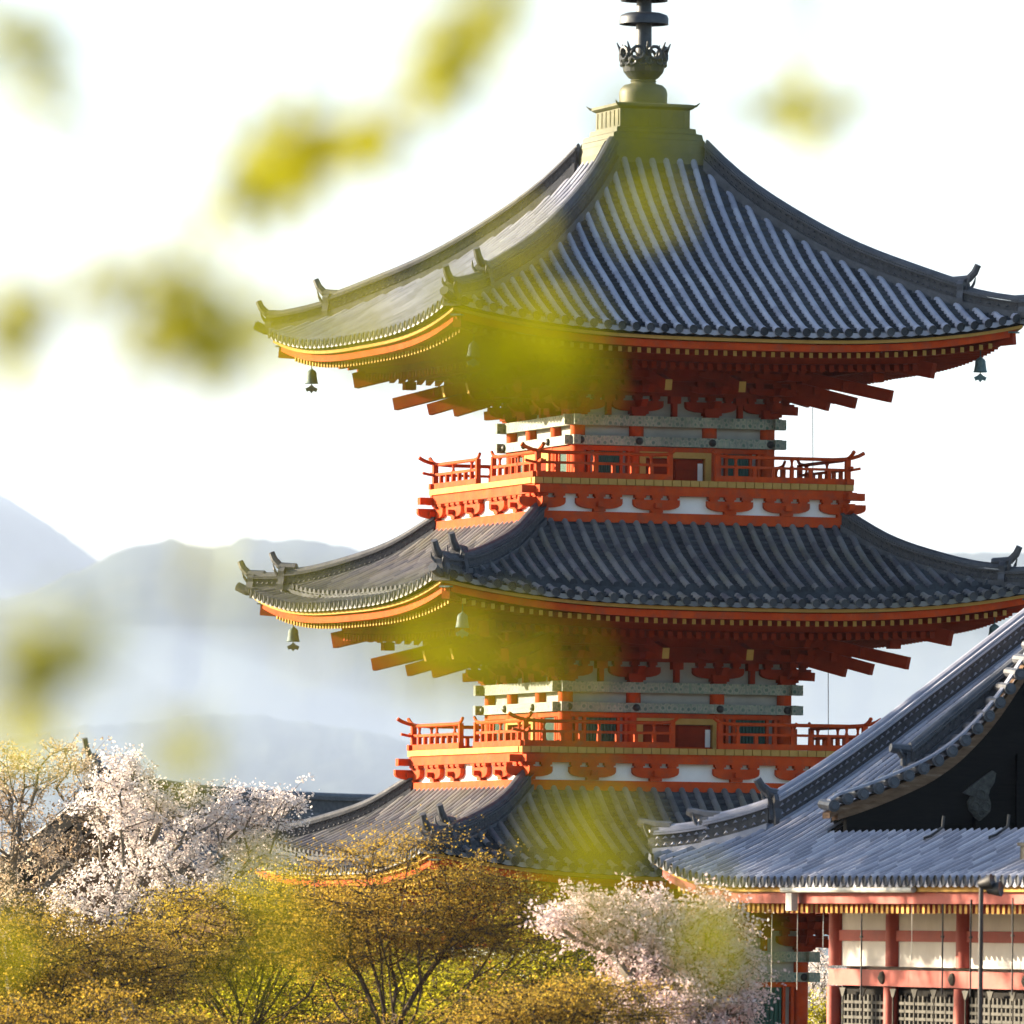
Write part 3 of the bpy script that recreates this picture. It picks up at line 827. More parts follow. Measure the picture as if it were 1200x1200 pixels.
ZF3, ZF2 = 8.474, 3.317
ZF1 = ZF2 - 5.157
storey(ZF3, 2.086, 3.264, 3.19)
storey(ZF2, 2.378, 3.556, 3.50)
storey(ZF1, 2.67, 3.85, 3.8, ground=True)
r3, zs3, E3 = pagoda_roof(11.557, 5.752, 0.84, [(0.84, 15.10), (1.2, 14.62), (1.67, 14.09), (2.4, 13.45), (3.25, 12.82), (4.2, 12.25), (5.1, 11.71), (5.9, 11.305)], 0.43, M['tile'], 2.086, ZF3, None)
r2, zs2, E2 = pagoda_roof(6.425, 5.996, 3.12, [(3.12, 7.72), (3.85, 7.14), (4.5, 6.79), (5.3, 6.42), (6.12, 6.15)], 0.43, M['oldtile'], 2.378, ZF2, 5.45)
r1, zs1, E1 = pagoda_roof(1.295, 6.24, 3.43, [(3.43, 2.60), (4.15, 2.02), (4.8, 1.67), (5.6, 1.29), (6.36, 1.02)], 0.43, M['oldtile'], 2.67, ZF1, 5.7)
m = MB()
for a, z0, z1 in ((4.2, 0, 0.35), (3.9, 0.35, 0.7)): m.box((-a, -a, z0 - 0.2), (a, a, z1))
m.build("stone_platform", M['stone'], pagoda)

# spire
m = MB()
def sq(w, z): return [(-w, -w, z - PZ), (w, -w, z - PZ), (w, w, z - PZ), (-w, w, z - PZ)]
m.sweep([sq(w, z) for w, z in ((0.99, 14.86), (0.99, 15.08), (0.97, 15.22), (0.97, 15.25), (0.95, 15.34), (0.93, 15.36), (0.91, 15.46), (0.82, 15.49), (0.81, 15.58), (0.72, 15.60), (0.72, 15.95), (0.76, 15.97), (0.80, 16.0), (0.80, 16.05), (0.70, 16.07))])
for k in range(4):
    f = FACES[k]
    for u in np.linspace(-0.62, 0.62, 6):
        boxf(m, f, u - 0.02, u + 0.02, 0.715, 0.735, 15.63, 15.93)
    cpt = Vector(f(0.78, 0.78, 16.03)); dd = (Vector(f(1, 1, 0)) - Vector(f(0, 0, 0))).normalized()
    m.tube([cpt - dd * 0.08, cpt + dd * 0.05, cpt + dd * 0.13 + Vector((0, 0, 0.06))], [0.03, 0.025, 0.008], 6)
spire = m.build("spire", M['gilt'], pagoda)
m = MB(); m.lathe([(0.50, 0), (0.50, 0.05), (0.47, 0.06), (0.475, 0.25), (0.45, 0.34), (0.38, 0.41), (0.26, 0.44), (0.24, 0.47), (0.26, 0.50), (0.2, 0.54)], 32, (0, 0, 16.06 - PZ))
m.build("dome", M['gilt'], spire, smooth=True)
m = MB()
m.lathe([(0.20, -0.04), (0.30, 0.02), (0.39, 0.13), (0.43, 0.28), (0.37, 0.30), (0.2, 0.2), (0.16, 0.3)], 24, (0, 0, 16.6 - PZ))
for i in range(8):
    a = 2 * math.pi * i / 8 + 0.2
    for (ta, r, z, rr) in ((0, 0.45, 0.48, 0.13), (0.24, 0.43, 0.33, 0.075), (-0.24, 0.43, 0.33, 0.075)):
        t0 = a + ta
        pts = []
        for q in range(11):
            ph = 2 * math.pi * q / 10
            tt = t0 + rr * math.cos(ph) / r
            pts.append((r * math.cos(tt), r * math.sin(tt), 16.6 + z + rr * math.sin(ph) - PZ))
        m.tube(pts, 0.036, 5)
    a2 = a + math.pi / 8
    m.tube([(0.36 * math.cos(a2), 0.36 * math.sin(a2), 16.9 - PZ), (0.44 * math.cos(a2), 0.44 * math.sin(a2), 17.1 - PZ), (0.53 * math.cos(a2), 0.53 * math.sin(a2), 17.3 - PZ)], [0.05, 0.04, 0.012], 5)
m.build("lotus", M['bronze'], spire)
m = MB(); m.tube([(0, 0, 16.6 - PZ), (0, 0, 22.6 - PZ)], [0.165, 0.10], 14); m.build("mast", M['bronze'], spire, smooth=True)
for i in range(9):
    z = 17.72 + i * 0.44 + (0.02 if i else 0); r = 0.485 - 0.02 * i
    m = MB()
    m.lathe([(r - 0.06, -0.04), (r, -0.05), (r, 0.07), (r - 0.03, 0.13), (r - 0.14, 0.17), (0.2, 0.17), (0.17, 0.12), (r - 0.12, 0.10), (r - 0.06, 0.05), (r - 0.06, -0.04)], 28, (0, 0, z - PZ))
    for q in range(4):
        a = q * math.pi / 2
        m.bar((0.12 * math.cos(a), 0.12 * math.sin(a), z + 0.05 - PZ), ((r - 0.03) * math.cos(a), (r - 0.03) * math.sin(a), z + 0.05 - PZ), 0.05, 0.08)
    m.build("ring", M['bronze'], spire, smooth=True)
m = MB()
m.lathe([(0.1, 0), (0.16, 0.1), (0.1, 0.25), (0.05, 0.3)], 12, (0, 0, 22.1 - PZ)); m.lathe([(0.05, 0), (0.14, 0.12), (0.1, 0.24), (0.01, 0.36)], 12, (0, 0, 22.5 - PZ))
m.build("jewel", M['gilt'], spire)

# lightning wires beside the upper storeys
for (zf, v) in ((ZF3, 2.63), (ZF2, 2.9)):
    m = MB(); p0 = FACES[0](v, v, zf + 1.7); p1 = FACES[0](v + .02, v, zf + 0.1)
    m.tube([p0, p1], 0.008, 5); m.build("lightning_wire", M['iron'], pagoda)

# wind bells hanging from the corners
def bell_mesh():
    m = MB()
    m.lathe([(0.012, 0.0), (0.03, -0.02), (0.075, -0.05), (0.10, -0.09), (0.105, -0.16), (0.125, -0.28), (0.14, -0.30), (0.13, -0.305), (0.10, -0.29), (0.06, -0.08)], 14)
    return m
rotP = Matrix.Rotation(YAW, 3, 'Z')
bell_src = None
bell_labels = {(3, 3): "bronze wind bell under the far left corner of the top roof", (3, 0): "bronze wind bell under the near corner of the top roof behind blurred leaves", (3, 1): "bronze wind bell under the right end of the top roof",
               (2, 3): "green bronze wind bell under the left corner of the middle roof", (2, 0): "pale wind bell under the near corner of the middle roof", (2, 1): "wind bell beside the gable ridge under the middle roof's right end"}
for lvl, zc, E in ((3, 11.557, 5.752), (2, 6.425, 5.996)):
    for nm, (sx, sy) in ((3, (-1, 1)), (0, (-1, -1)), (1, (1, -1))):
        v = E - 0.62
        p = Vector((PX, PY, 0)) + rotP @ Vector((sx * v, sy * v, 0)); p.z = zc - 0.42
        if bell_src is None:
            bell = empty("wind_bell", p, YAW, bell_labels[(lvl, nm)], "wind bell", "wind bells under the pagoda eaves")
            mb = bell_mesh(); ob = mb.build("bell_body", M['verdigris'], bell, smooth=True); ob.location = (0, 0, -0.1)
            mk = MB(); mk.tube([(0, 0, 0.06), (0, 0, -0.12)], 0.012, 5)
            mk.build("hook", M['iron'], bell)
            mk = MB(); mk.tube([(0, 0, -0.14), (0, 0, -0.52)], 0.008, 4)
            mk.prism([(-0.13, 0.02), (-0.10, -0.05), (-0.04, -0.03), (0, -0.08), (0.04, -0.03), (0.10, -0.05), (0.13, 0.02), (0.06, 0.05), (0, 0.1), (-0.06, 0.05)], lambda a, b, d: (a, d, b - 0.52), -0.008, 0.008)
            mk.build("clapper", M['verdigris'], bell)
            bell_src = bell
        else:
            b2 = bell_src.copy(); COL.objects.link(b2); b2.location = p; b2["label"] = bell_labels[(lvl, nm)]
            for ch in list(bell_src.children):
                c2 = ch.copy(); COL.objects.link(c2); c2.parent = b2

# ------------------------------------------------------------------ red hall with the silvery roof on the right
HD = 150.0
hc = at(767, 1013, HD)
HZ = -5.3
hall = empty("hall", (hc.x, hc.y, HZ), YAW, "faded red hall with white wall panels and silvery tiled roof at lower right", "hall")
def H(e, n, z):       # e into the building, n along the wall towards the viewer, z world height
    return (e, -n, z - HZ)
NL = 24.0
zcH, LH = hc.z, 0.42
def hlift(n, e):
    a = max(0.0, 1 - max(0, n) / 4.6) ** 2.6
    return LH * a * max(0, 1 - max(e, 0) / 3.2)
Hprof = pchip([(-0.1, zcH - LH + 0.15), (0.6, zcH - LH + 0.47), (1.4, zcH - LH + 0.90), (2.2, zcH - LH + 1.42), (3.5, zcH - LH + 2.38), (7.0, zcH - LH + 5.0)])
def hs(n, e): return Hprof(e) + hlift(n, e)
m = MB()
rows = [0.02 + i * 0.288 for i in range(int(NL / 0.288))]
NK, NG = 1.42, 4.42        # north descending ridge and south gable plane
def htop(n):
    if n < NK: return n
    if n <= NG - 0.58: return 6.9
    return 1.32
pt = lambda u, v, dz: H(-v, u, hs(u, -v) + dz)
tile_face(m, pt, rows, lambda u: -htop(u) + (0.03 if u < NK else 0), 0.1)
m.sheet([[H(t * htop(n), n, hs(n, t * htop(n)) - 0.05) for t in np.linspace(-0.02, 1, 12)] for n in np.linspace(0, NG - 0.58, 30)])
m.sheet([[H(t * 1.32, n, hs(n, t * 1.32) - 0.05) for t in np.linspace(-0.02, 1, 6)] for n in np.linspace(NG - 0.575, NL, 30)])
# back slope of the low roof and the north skirt
m.sheet([[H(1.32 + t * 3.0, n, hs(n, 1.32) - 0.05 - t * 1.1) for t in (0, 0.5, 1)] for n in (NG + 0.6, 12, NL)])
m.sheet([[H(n + t * (14 - 2 * n), n, Hprof(n) + LH * max(0, 1 - (n + t * (14 - 2 * n)) / 4.6) ** 2.6 * max(0, 1 - n / 3.2) - 0.04) for t in np.linspace(0, 1, 20)] for n in np.linspace(0, NK, 6)])
roofH = m.build("roof", [M["silvertile"], M["pantile"]], hall)
mRH = [M['tile'], M['ridgedark']]
# north descending ridge, hip ridge in two tiers
pk = [H(e, NK, hs(NK, e) + 0.02) for e in np.linspace(1.46, 6.9, 20)]
ridge_stack(roofH, pk, 0.50, 0.36, "descending_ridge", mats=mRH)
onigawara(roofH, Vector(pk[0]) + Vector((0, 0, -0.02)), (-1, 0), 0.50, 0.27, 0.20, M['ridge'])
ph1 = [H(t, t, hs(t, t) + 0.0) for t in np.linspace(1.40, 0.62, 8)]
ridge_stack(roofH, ph1, 0.43, 0.30, mats=mRH)
ph2 = [H(t, t, hs(t, t) - 0.02) for t in np.linspace(0.68, 0.03, 8)]
ridge_stack(roofH, ph2, 0.38, 0.28, mats=mRH)
onigawara(roofH, ph1[-1], (-1, 1), 0.47, 0.20, 0.05, M['ridge']); onigawara(roofH, ph2[-1], (-1, 1), 0.42, 0.18, 0.05, M['ridge'])
# near descending ridge just inside the gable edge
def gpx(x, y, n):
    """Frame point on the upright plane n: -> (e, z)."""
    d = direction(x, y)
    ca, sa = math.cos(YAW), math.sin(YAW)
    # n = -( -sa*(X-hx) + ca*(Y-hy) )
    # local y = -sa*dx + ca*dy = -n
    k = (-n + (-sa * hc.x + ca * hc.y)) / (-sa * d.x + ca * d.y)
    p = d * k
    return (ca * (p.x - hc.x) + sa * (p.y - hc.y), p.z)
caps_px = [(972, 941), (985, 933), (1001, 928), (1018, 922), (1035, 915.5), (1053, 908), (1073, 899), (1091, 890), (1108, 879), (1124, 867), (1140, 852), (1155, 836), (1169, 819), (1182, 801), (1193, 784), (1205, 766), (1218, 747), (1232, 728), (1247, 709)]
capsE = [gpx(x, y + 5, NG) for x, y in caps_px]
apexE = 7.2
zl = capsE[-1]
for e in np.linspace(zl[0] + 0.25, apexE, 12): capsE.append((e, zl[1] + (e - zl[0]) * 0.8))
vz = pchip(capsE)
e0 = capsE[0][0]
near = [gpx(x, y, NG - 0.55) for x, y in ((1066, 874), (1100, 847), (1133, 820), (1166, 792), (1200, 763))]
nz_ = lambda e: near[0][1] + (e - near[0][0]) * (near[-1][1] - near[0][1]) / (near[-1][0] - near[0][0])
pn = [H(e, NG - 0.55, nz_(e) - 0.36) for e in np.linspace(near[0][0], 6.9, 16)]
ridge_stack(roofH, pn, 0.36, 0.28, "descending_ridge", mats=[M['ridge'], M['ridgedark']])
onigawara(roofH, pn[0], (-1, 0), 0.30, 0.13, 0.02, M['ridge'])
# flared verge surface between the near ridge and the gable edge
m = MB()
es = np.linspace(e0, apexE, 40)
m.sheet([[H(e, n, (vz(e) - 0.03) * t + (1 - t) * max(hs(NG, e) - 0.02, vz(e) - 0.1 if e < near[0][0] else nz_(e) - 0.45)) for n, t in ((NG - 0.6, 0), (NG - 0.3, 0.45), (NG, 1))] for e in es])
m.build("verge_slope", M['silvertile'], roofH)
# verge tiles: short round tiles across the edge, each with its disc
m = MB()
e = e0 + 0.04
while e < apexE:
    sl = (vz(e + 0.05) - vz(e - 0.05)) / 0.1
    z = vz(e)
    r = 0.088
    m.tube([H(e + 0.02, NG - 0.45, z + 0.03), H(e, NG + 0.03, z), H(e, NG + 0.10, z - 0.005)], [r * 0.95, r, r * 1.05], 10)
    m.tube([H(e, NG + 0.101, z - 0.005), H(e, NG + 0.12, z - 0.005)], [r * 0.7, r * 0.6], 10)
    e += 0.26 / math.sqrt(1 + sl * sl)
m.build("verge_tiles", M['ridge'], roofH)
m = MB()   # thin tile line on the verge tiles
m.sweep([[H(e, n, vz(e) + dz) for n, dz in ((NG - 0.12, 0.07), (NG + 0.03, 0.085), (NG + 0.03, 0.125), (NG - 0.12, 0.12))] for e in es])
m.build("verge_line", M['silvertile'], roofH)
# bargeboard: brown upper strip and the deep black board below
sy = NG
m = MB()
m.sweep([[H(e, n, vz(e) + dz) for n, dz in ((NG - 0.3, -0.17), (NG + 0.02, -0.17), (NG + 0.02, -0.085), (NG - 0.3, -0.085))] for e in es])
m.sweep([[H(e, n, vz(e) + dz) for n, dz in ((NG - 0.3, -0.285), (NG - 0.03, -0.285), (NG - 0.03, -0.172), (NG - 0.3, -0.172))] for e in es if e > e0 + 0.08])
m.build("bargeboard_cap", M['brownwood'], roofH)
m = MB()
eb = [e for e in np.linspace(e0 + 0.30, apexE, 46)]
m.sweep([[H(e, n, z) for n, z in ((NG - 0.2, max(vz(e) - 0.288 - min(0.95, 0.25 + 0.3 * (e - e0)), 0.6)), (NG - 0.06, max(vz(e) - 0.288 - min(0.95, 0.25 + 0.3 * (e - e0)), 0.6)), (NG - 0.06, vz(e) - 0.288), (NG - 0.2, vz(e) - 0.288))] for e in eb])
m.build("bargeboard", M['darkwood'], roofH)
m = MB()     # gable wall behind it
m.sweep([[H(e, n, z) for n, z in ((NG - 0.75, 0.55), (NG - 0.6, 0.55), (NG - 0.6, vz(e) - 0.3), (NG - 0.75, vz(e) - 0.3))] for e in eb])
for q in np.linspace(eb[0] + 0.3, apexE, 9):
    m.box((q - 0.06, -(NG - 0.598), 0.55 - HZ), (q + 0.06, -(NG - 0.52), vz(q) - 0.35 - HZ))
m.box((eb[0], -(NG - 0.518), 1.32 - HZ), (apexE, -(NG - 0.45), 1.52 - HZ))
m.sweep([[H(e, n, vz(e) - 0.3 + dz) for n, dz in ((NG - 0.6, 0), (NG - 0.2, 0), (NG - 0.2, 0.02), (NG - 0.6, 0.02))] for e in eb])
m.build("gable_wall", M['darkwood'], hall)
m = MB()     # purlin ends under the eave of the gable
q0 = gpx(1010, 973, NG)
m.box((q0[0] - 0.06, -(NG - 0.1), q0[1] - 0.19 - HZ), (q0[0] + 0.08, -(NG - 2.4), q0[1] + 0.02 - HZ))
m.box((q0[0] - 0.04, -(NG - 0.07), q0[1] + 0.02 - HZ), (q0[0] + 0.06, -(NG - 2.4), q0[1] + 0.18 - HZ))
m.build("purlin_end", M['brownwood'], roofH)
m = MB()     # carved pendant
pend_px = [(1129, 929), (1137, 922), (1150, 912), (1163, 903), (1167, 906), (1165, 917), (1160, 925), (1158, 932), (1161, 942), (1160, 951), (1154, 957), (1148, 962), (1142, 957), (1136, 949), (1134, 940), (1138, 933), (1133, 931)]
fp = lambda s, cx, cy: [gpx(cx + (x - cx) * s, cy + (y - cy) * s, NG) for x, y in pend_px]
m.prism(fp(1.0, 1148, 935), lambda a, b, d: H(a, NG + d, b), -0.05, 0.02)
m.prism(fp(0.72, 1148, 937), lambda a, b, d: H(a, NG + d, b), 0.021, 0.05)
for (x, y, r) in ((1148, 931, 5.5), (1142, 945, 5), (1154, 945, 5), (1148, 953, 4)):
    c = gpx(x, y, NG); rr = r / 77.0
    m.tube([H(c[0] + rr * math.cos(t), NG + 0.055, c[1] + rr * math.sin(t)) for t in np.linspace(0, 6.283, 13)], 0.016, 5)
m.build("gable_pendant", M['greywood'], roofH)
# snow-guard loops on the low roof top
for (x, y) in ((1085, 982), (1153, 986)):
    m = MB()
    c = Vector(at(x, y, HD - 7.5))
    n0 = (x - 767) / 78.0 / 0.317 - 1.0 / 0.317
    n0 = {1085: 9.0, 1153: 11.6}[x]
    p = lambda e, dz: H(e, n0, hs(n0, e) + dz)
    m.tube([p(1.3, 0.28), p(1.28, 0.12), p(1.1, 0.10), p(1.0, 0.12), p(1.0, 0.09)], 0.022, 6)
    m.build("roof_hook", M['iron'], roofH)
m = MB()   # ridge end block at the frame's right edge
p = H(0.55, 14.6, hs(14.6, 0.55)); m.box((p[0] - 0.14, p[1] - 0.3, p[2] - 0.05), (p[0] + 0.14, p[1] + 0.3, p[2] + 0.20)); m.box((p[0] - 0.17, p[1] - 0.34, p[2] + 0.202), (p[0] + 0.17, p[1] + 0.34, p[2] + 0.25))
m.build("roof_finial", M['greywood'], roofH)

def hez(n): return zcH - LH + hlift(n, 0)
ns = np.concatenate([np.linspace(0, 5, 24), np.linspace(5.5, NL, 24)])
for nm, e_out, e_in, z0, z1, mt in (("tile_bed_board", -0.02, 0.3, 0.078, 0.10, M['darkwood']), ("eave_board", 0.0, 0.3, 0.0, 0.075, M['ochre']), ("eave_fascia", 0.10, 0.42, -0.17, -0.004, M['oldred'])):
    m = MB()
    m.sweep([[H(e_out, max(n, e_out), hez(n) + z0), H(e_out, max(n, e_out), hez(n) + z1), H(e_in, max(n, e_in), hez(n) + z1), H(e_in, max(n, e_in), hez(n) + z0)] for n in ns])
    m.sweep([[H(max(n, e_out), e_out, hez(n) + z0), H(max(n, e_out), e_out, hez(n) + z1), H(max(n, e_in), e_in, hez(n) + z1), H(max(n, e_in), e_in, hez(n) + z0)] for n in ns if n < 14])
    m.build(nm, mt, roofH)
m = MB()
nr = int((NL - 0.6) / 0.21)
for i in range(nr):
    n = 0.45 + i * 0.21
    e1 = min(2.4, n)
    za = hez(n) - 0.31; zb = za + (e1 - 0.25) * 0.22
    vs = [H(0.25, n - 0.05, za), H(0.25, n + 0.05, za), H(e1, n + 0.05, zb), H(e1, n - 0.05, zb), H(0.25, n - 0.05, za + 0.13), H(0.25, n + 0.05, za + 0.13), H(e1, n + 0.05, zb + 0.13), H(e1, n - 0.05, zb + 0.13)]
    m.hexa(vs); m.add([H(0.247, n - 0.05, za), H(0.247, n + 0.05, za), H(0.247, n + 0.05, za + 0.13), H(0.247, n - 0.05, za + 0.13)], [(0, 1, 2, 3)], 1)
    if n < 13:
        vs = [(-y, -x, z) for x, y, z in vs]; m.hexa(vs)
tag(m.build("eave_rafters", [M['oldred'], M['ochre']], roofH), kind="stuff")
m = MB()
m.sheet([[H(e, max(n, e), hez(n) - 0.165 + (e - 0.25) * 0.22) for e in (0.3, 1.3, 2.5)] for n in ns])
m.sheet([[H(max(n, e), e, hez(n) - 0.165 + (e - 0.25) * 0.22) for e in (0.3, 1.3, 2.5)] for n in ns if n < 14])
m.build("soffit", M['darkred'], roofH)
# main ridge, and the same roof on the far (east) side
ridge_stack(roofH, [H(apexE, n, vz(apexE) - 0.25) for n in np.linspace(0.9, NG - 0.1, 8)], 0.7, 0.5, "main_ridge", mats=[M['ridge'], M['ridgedark']])
onigawara(roofH, H(apexE, NG - 0.05, vz(apexE) - 0.2), (0, -1), 0.8, 0.5, 0.3, M['ridge'])
def mirrored(o, parent, top):
    c = o.copy(); COL.objects.link(c); c.parent = parent
    if top: c.scale.x = -1; c.location.x = 2 * apexE
    for ch in list(o.children):
        if ch.name.split('.')[0] not in ("main_ridge", "roof_hook", "roof_finial"): mirrored(ch, c, False)
    return c
roof_copy = mirrored(roofH, hall, True)
mirrored(bpy.data.objects["gable_wall"], hall, True)
m = MB(); m.box((4.2, -NL + 0.5, 0.2 - HZ), (2 * apexE - 4.2, -(NG - 0.2), hs(12, 1.32) - 1.0 - HZ)); m.build("flat_roof", M['ridgedark'], hall)
m = MB(); m.box((2.6, -NL + 1.2, 0.5), (2 * apexE - 2.15, -2.4, 0.15 - HZ)); m.build("inner_wall", M['plaster'], hall)
# walls
WE = 2.15
posts = [2.18, 4.62, 7.55, 10.5, 13.45, 16.4, 19.3, 22.2]
m = MB(); m.hexa([H(WE + 0.08, 2.2, -0.55), H(WE + 0.2, 2.2, -0.55), H(WE + 0.2, NL - 1, -0.55), H(WE + 0.08, NL - 1, -0.55), H(WE + 0.08, 2.2, 0.86), H(WE + 0.2, 2.2, 0.86), H(WE + 0.2, NL - 1, 0.86), H(WE + 0.08, NL - 1, 0.86)])
m.hexa([H(WE + 0.2, 2.2, HZ), H(12, 2.2, HZ), H(12, 2.35, HZ), H(WE + 0.2, 2.35, HZ), H(WE + 0.2, 2.2, 0.86), H(12, 2.2, 0.86), H(12, 2.35, 0.86), H(WE + 0.2, 2.35, 0.86)])
wallH = m.build("wall", M['plaster'], hall)
for n in posts:
    m = MB(); m.lathe([(0.135, 0), (0.135, 0.85 + 0.55)], 14, H(WE + 0.06, n, -0.55)); m.lathe([(0.115, 0), (0.115, -0.86 - HZ)], 14, H(WE + 0.02, n - 0.02, HZ))
    m.build("post", M['oldred'], wallH, smooth=True)
m = MB()
m.hexa([H(WE - 0.02, 2.0, -0.845), H(WE + 0.2, 2.0, -0.845), H(WE + 0.2, NL - 1, -0.845), H(WE - 0.02, NL - 1, -0.845), H(WE - 0.02, 2.0, -0.60), H(WE + 0.2, 2.0, -0.60), H(WE + 0.2, NL - 1, -0.60), H(WE - 0.02, NL - 1, -0.60)])
m.build("wall_beam", M['oldred'], wallH)
m = MB()
m.hexa([H(WE + 0.03, 2.3, -0.17), H(WE + 0.15, 2.3, -0.17), H(WE + 0.15, NL - 1, -0.17), H(WE + 0.03, NL - 1, -0.17), H(WE + 0.03, 2.3, -0.005), H(WE + 0.15, 2.3, -0.005), H(WE + 0.15, NL - 1, -0.005), H(WE + 0.03, NL - 1, -0.005)])
m.build("wall_beam", M['oldred'], wallH)
for n in posts[1:5]:
    m = MB(); m.lathe([(0.10, 0), (0.09, 0.03), (0.04, 0.06), (0.01, 0.075)], 12)
    c0 = Vector(H(WE - 0.02, n - 0.28, -0.72)); q = Vector((-1, 0, 0)).to_track_quat('Z', 'Y').to_matrix()
    m.v = [tuple(c0 + q @ Vector(x)) for x in m.v]
    m.build("nail_cover", M['greywood'], wallH)
m = MB()
m.hexa([H(WE + 0.14, 2.2, HZ), H(WE + 0.19, 2.2, HZ), H(WE + 0.19, NL - 1, HZ), H(WE + 0.14, NL - 1, HZ), H(WE + 0.14, 2.2, -0.85), H(WE + 0.19, 2.2, -0.85), H(WE + 0.19, NL - 1, -0.85), H(WE + 0.14, NL - 1, -0.85)])
m.build("lattice_backing", M['darkwood'], wallH)
for a, b in zip(posts[:-1], posts[1:]):
    m = MB()
    for z in np.arange(-1.12, -3.2, -0.115):
        m.hexa([H(WE + 0.08, a + 0.16, z), H(WE + 0.1, a + 0.16, z), H(WE + 0.1, b - 0.16, z), H(WE + 0.08, b - 0.16, z), H(WE + 0.08, a + 0.16, z + 0.045), H(WE + 0.1, a + 0.16, z + 0.045), H(WE + 0.1, b - 0.16, z + 0.045), H(WE + 0.08, b - 0.16, z + 0.045)])
    nn = int((b - a - 0.4) / 0.17)
    for i in range(nn + 1):
        n = a + 0.18 + (b - a - 0.36) * i / nn
        m.hexa([H(WE + 0.101, n - 0.022, -3.2), H(WE + 0.12, n - 0.022, -3.2), H(WE + 0.12, n + 0.03, -3.2), H(WE + 0.101, n + 0.03, -3.2), H(WE + 0.101, n - 0.03, -0.98), H(WE + 0.12, n - 0.03, -0.98), H(WE + 0.12, n + 0.03, -0.98), H(WE + 0.101, n + 0.03, -0.98)])
    m.build("lattice_panel", M['lattice'], wallH)
# thin rods and lantern hooks hung from the eave
for x, y0, y1, mt in ((905, 1062, 1165, 'paleiron'), (935, 1062, 1160, 'paleiron'), (965, 1066, 1110, 'paleiron'), (1010, 1066, 1166, 'iron'), (1069, 1066, 1125, 'paleiron'), (1105, 1066, 1166, 'iron'), (1138, 1066, 1168, 'iron'), (1187, 1064, 1166, 'iron')):
    n = (x - 767) / 79.5 / 0.317 - 0.5 * 0.948 / 0.317
    m = MB(); pa = at(x, y0 - 12, HD - 0.948 * n); pb = at(x, y1, HD - 0.948 * n)
    la = Matrix.Rotation(-YAW, 3, 'Z') @ (pa - Vector((hc.x, hc.y, HZ))); lb = Matrix.Rotation(-YAW, 3, 'Z') @ (pb - Vector((hc.x, hc.y, HZ)))
    lb.x, lb.y = la.x, la.y
    m.tube([la, lb], 0.013 if mt == 'iron' else 0.006, 5)
    if mt == 'iron': m.tube([la * 0.62 + lb * 0.38, la * 0.6 + lb * 0.4], 0.03, 6)
    m.build("hanging_rod", M[mt], roofH)
for n in (2.75, 3.6, 4.9, 5.8, 6.6, 7.9, 8.9, 9.8, 11, 12):
    m = MB(); p = Vector(H(WE - 0.06, n, -0.86))
    m.tube([p, p + Vector((0, 0, -0.62))], 0.012, 5); m.prism([(-0.13, 0), (0.13, 0), (0.03, -0.13), (-0.03, -0.13)], lambda a, b, d: p + Vector((d, a, b - 0.02)), -0.01, 0.01)
    m.build("lattice_hook", M['lattice'], wallH)
m = MB()     # pale pipe along the eave with its bracket
m.tube([H(-0.06, 5.9, hez(6) + 0.03), H(-0.06, 11.35, hez(11) + 0.03)], 0.045, 8)
m.box((-0.08, -6.35, hez(6) - 0.28 - HZ), (0.02, -6.1, hez(6) - 0.02 - HZ))
m.build("eave_pipe", M['paleiron'], roofH)
m = MB(); m.box((1.2, -NL + 0.6, -0.05), (12, -1.6, 0.5)); m.build("stone_base", M['stone'], hall)

# black lamp post with floodlights in front of the hall
lp = at(1150, 1040, 131.0)
gz = ground_z(lp.x, lp.y)
lamp = empty("lamp_post", (lp.x, lp.y, gz), 0, "slim black post with two floodlights standing before the hall wall", "lamp post")
m = MB(); m.tube([(0, 0, 0), (0, 0, lp.z - gz + 0.06)], [0.04, 0.03], 8); m.build("pole", M['iron'], lamp)
for (dx, dz, ry) in ((0.06, 0.06, 0.7), (0.17, -0.02, 0.9)):
    m = MB()
    m.lathe([(0.02, -0.10), (0.06, -0.09), (0.075, -0.02), (0.10, 0.06), (0.105, 0.10), (0.09, 0.085)], 12)
    fo = m.build("floodlight", M['iron'], lamp, smooth=True)
    fo.location = (dx, -0.02, lp.z - gz + dz); fo.rotation_euler = (0.4, ry + 0.6, 0)
m = MB(); m.tube([(0, 0, lp.z - gz), (0.2, 0, lp.z - gz - 0.06)], 0.02, 6); m.build("lamp_arm", M['iron'], lamp)

# ------------------------------------------------------------------ far hall behind the pagoda's left
FD = 232.0
fl = at(122, 912, FD); fr = at(560, 936, FD + 12)
fz = ground_z(fl.x, fl.y)
vec = fr - fl
fyaw = math.atan2(vec.y, vec.x); FL_ = math.hypot(vec.x, vec.y)
fhall = empty("temple_hall", (fl.x, fl.y, fz), fyaw, "distant hall with brown tiled roof behind the white cherry tree", "hall")
zr = fl.z - fz
m = MB()
def fridge(x): return zr + (fr.z - fl.z) * x / FL_ * 0.9 + 0.35 * (abs(x / FL_ * 2 - 1)) ** 3 - 0.3
def fs(x, v): return fridge(x) - 0.35 - 0.75 * v + 0.045 * v * v
for sg in (-1, 1):
    pt = lambda u, v, dz: (u, sg * -v, fs(u, v) + dz)
    tile_face(m, pt, list(np.arange(-0.4, FL_ + 0.5, 0.3)), lambda u: 0.1, 5.6, course=0.4)
    m.sheet([[(u, sg * -v, fs(u, v) - 0.05) for v in np.linspace(0.0, 5.6, 8)] for u in np.linspace(-0.5, FL_ + 0.5, 20)])
fro = m.build("roof", [M["oldtile"], M["pantile"]], fhall)
ridge_stack(fro, [(x, 0, fridge(x) - 0.35) for x in np.linspace(-0.4, FL_ + 0.4, 24)], 0.55, 0.5, "main_ridge", lattice=False)
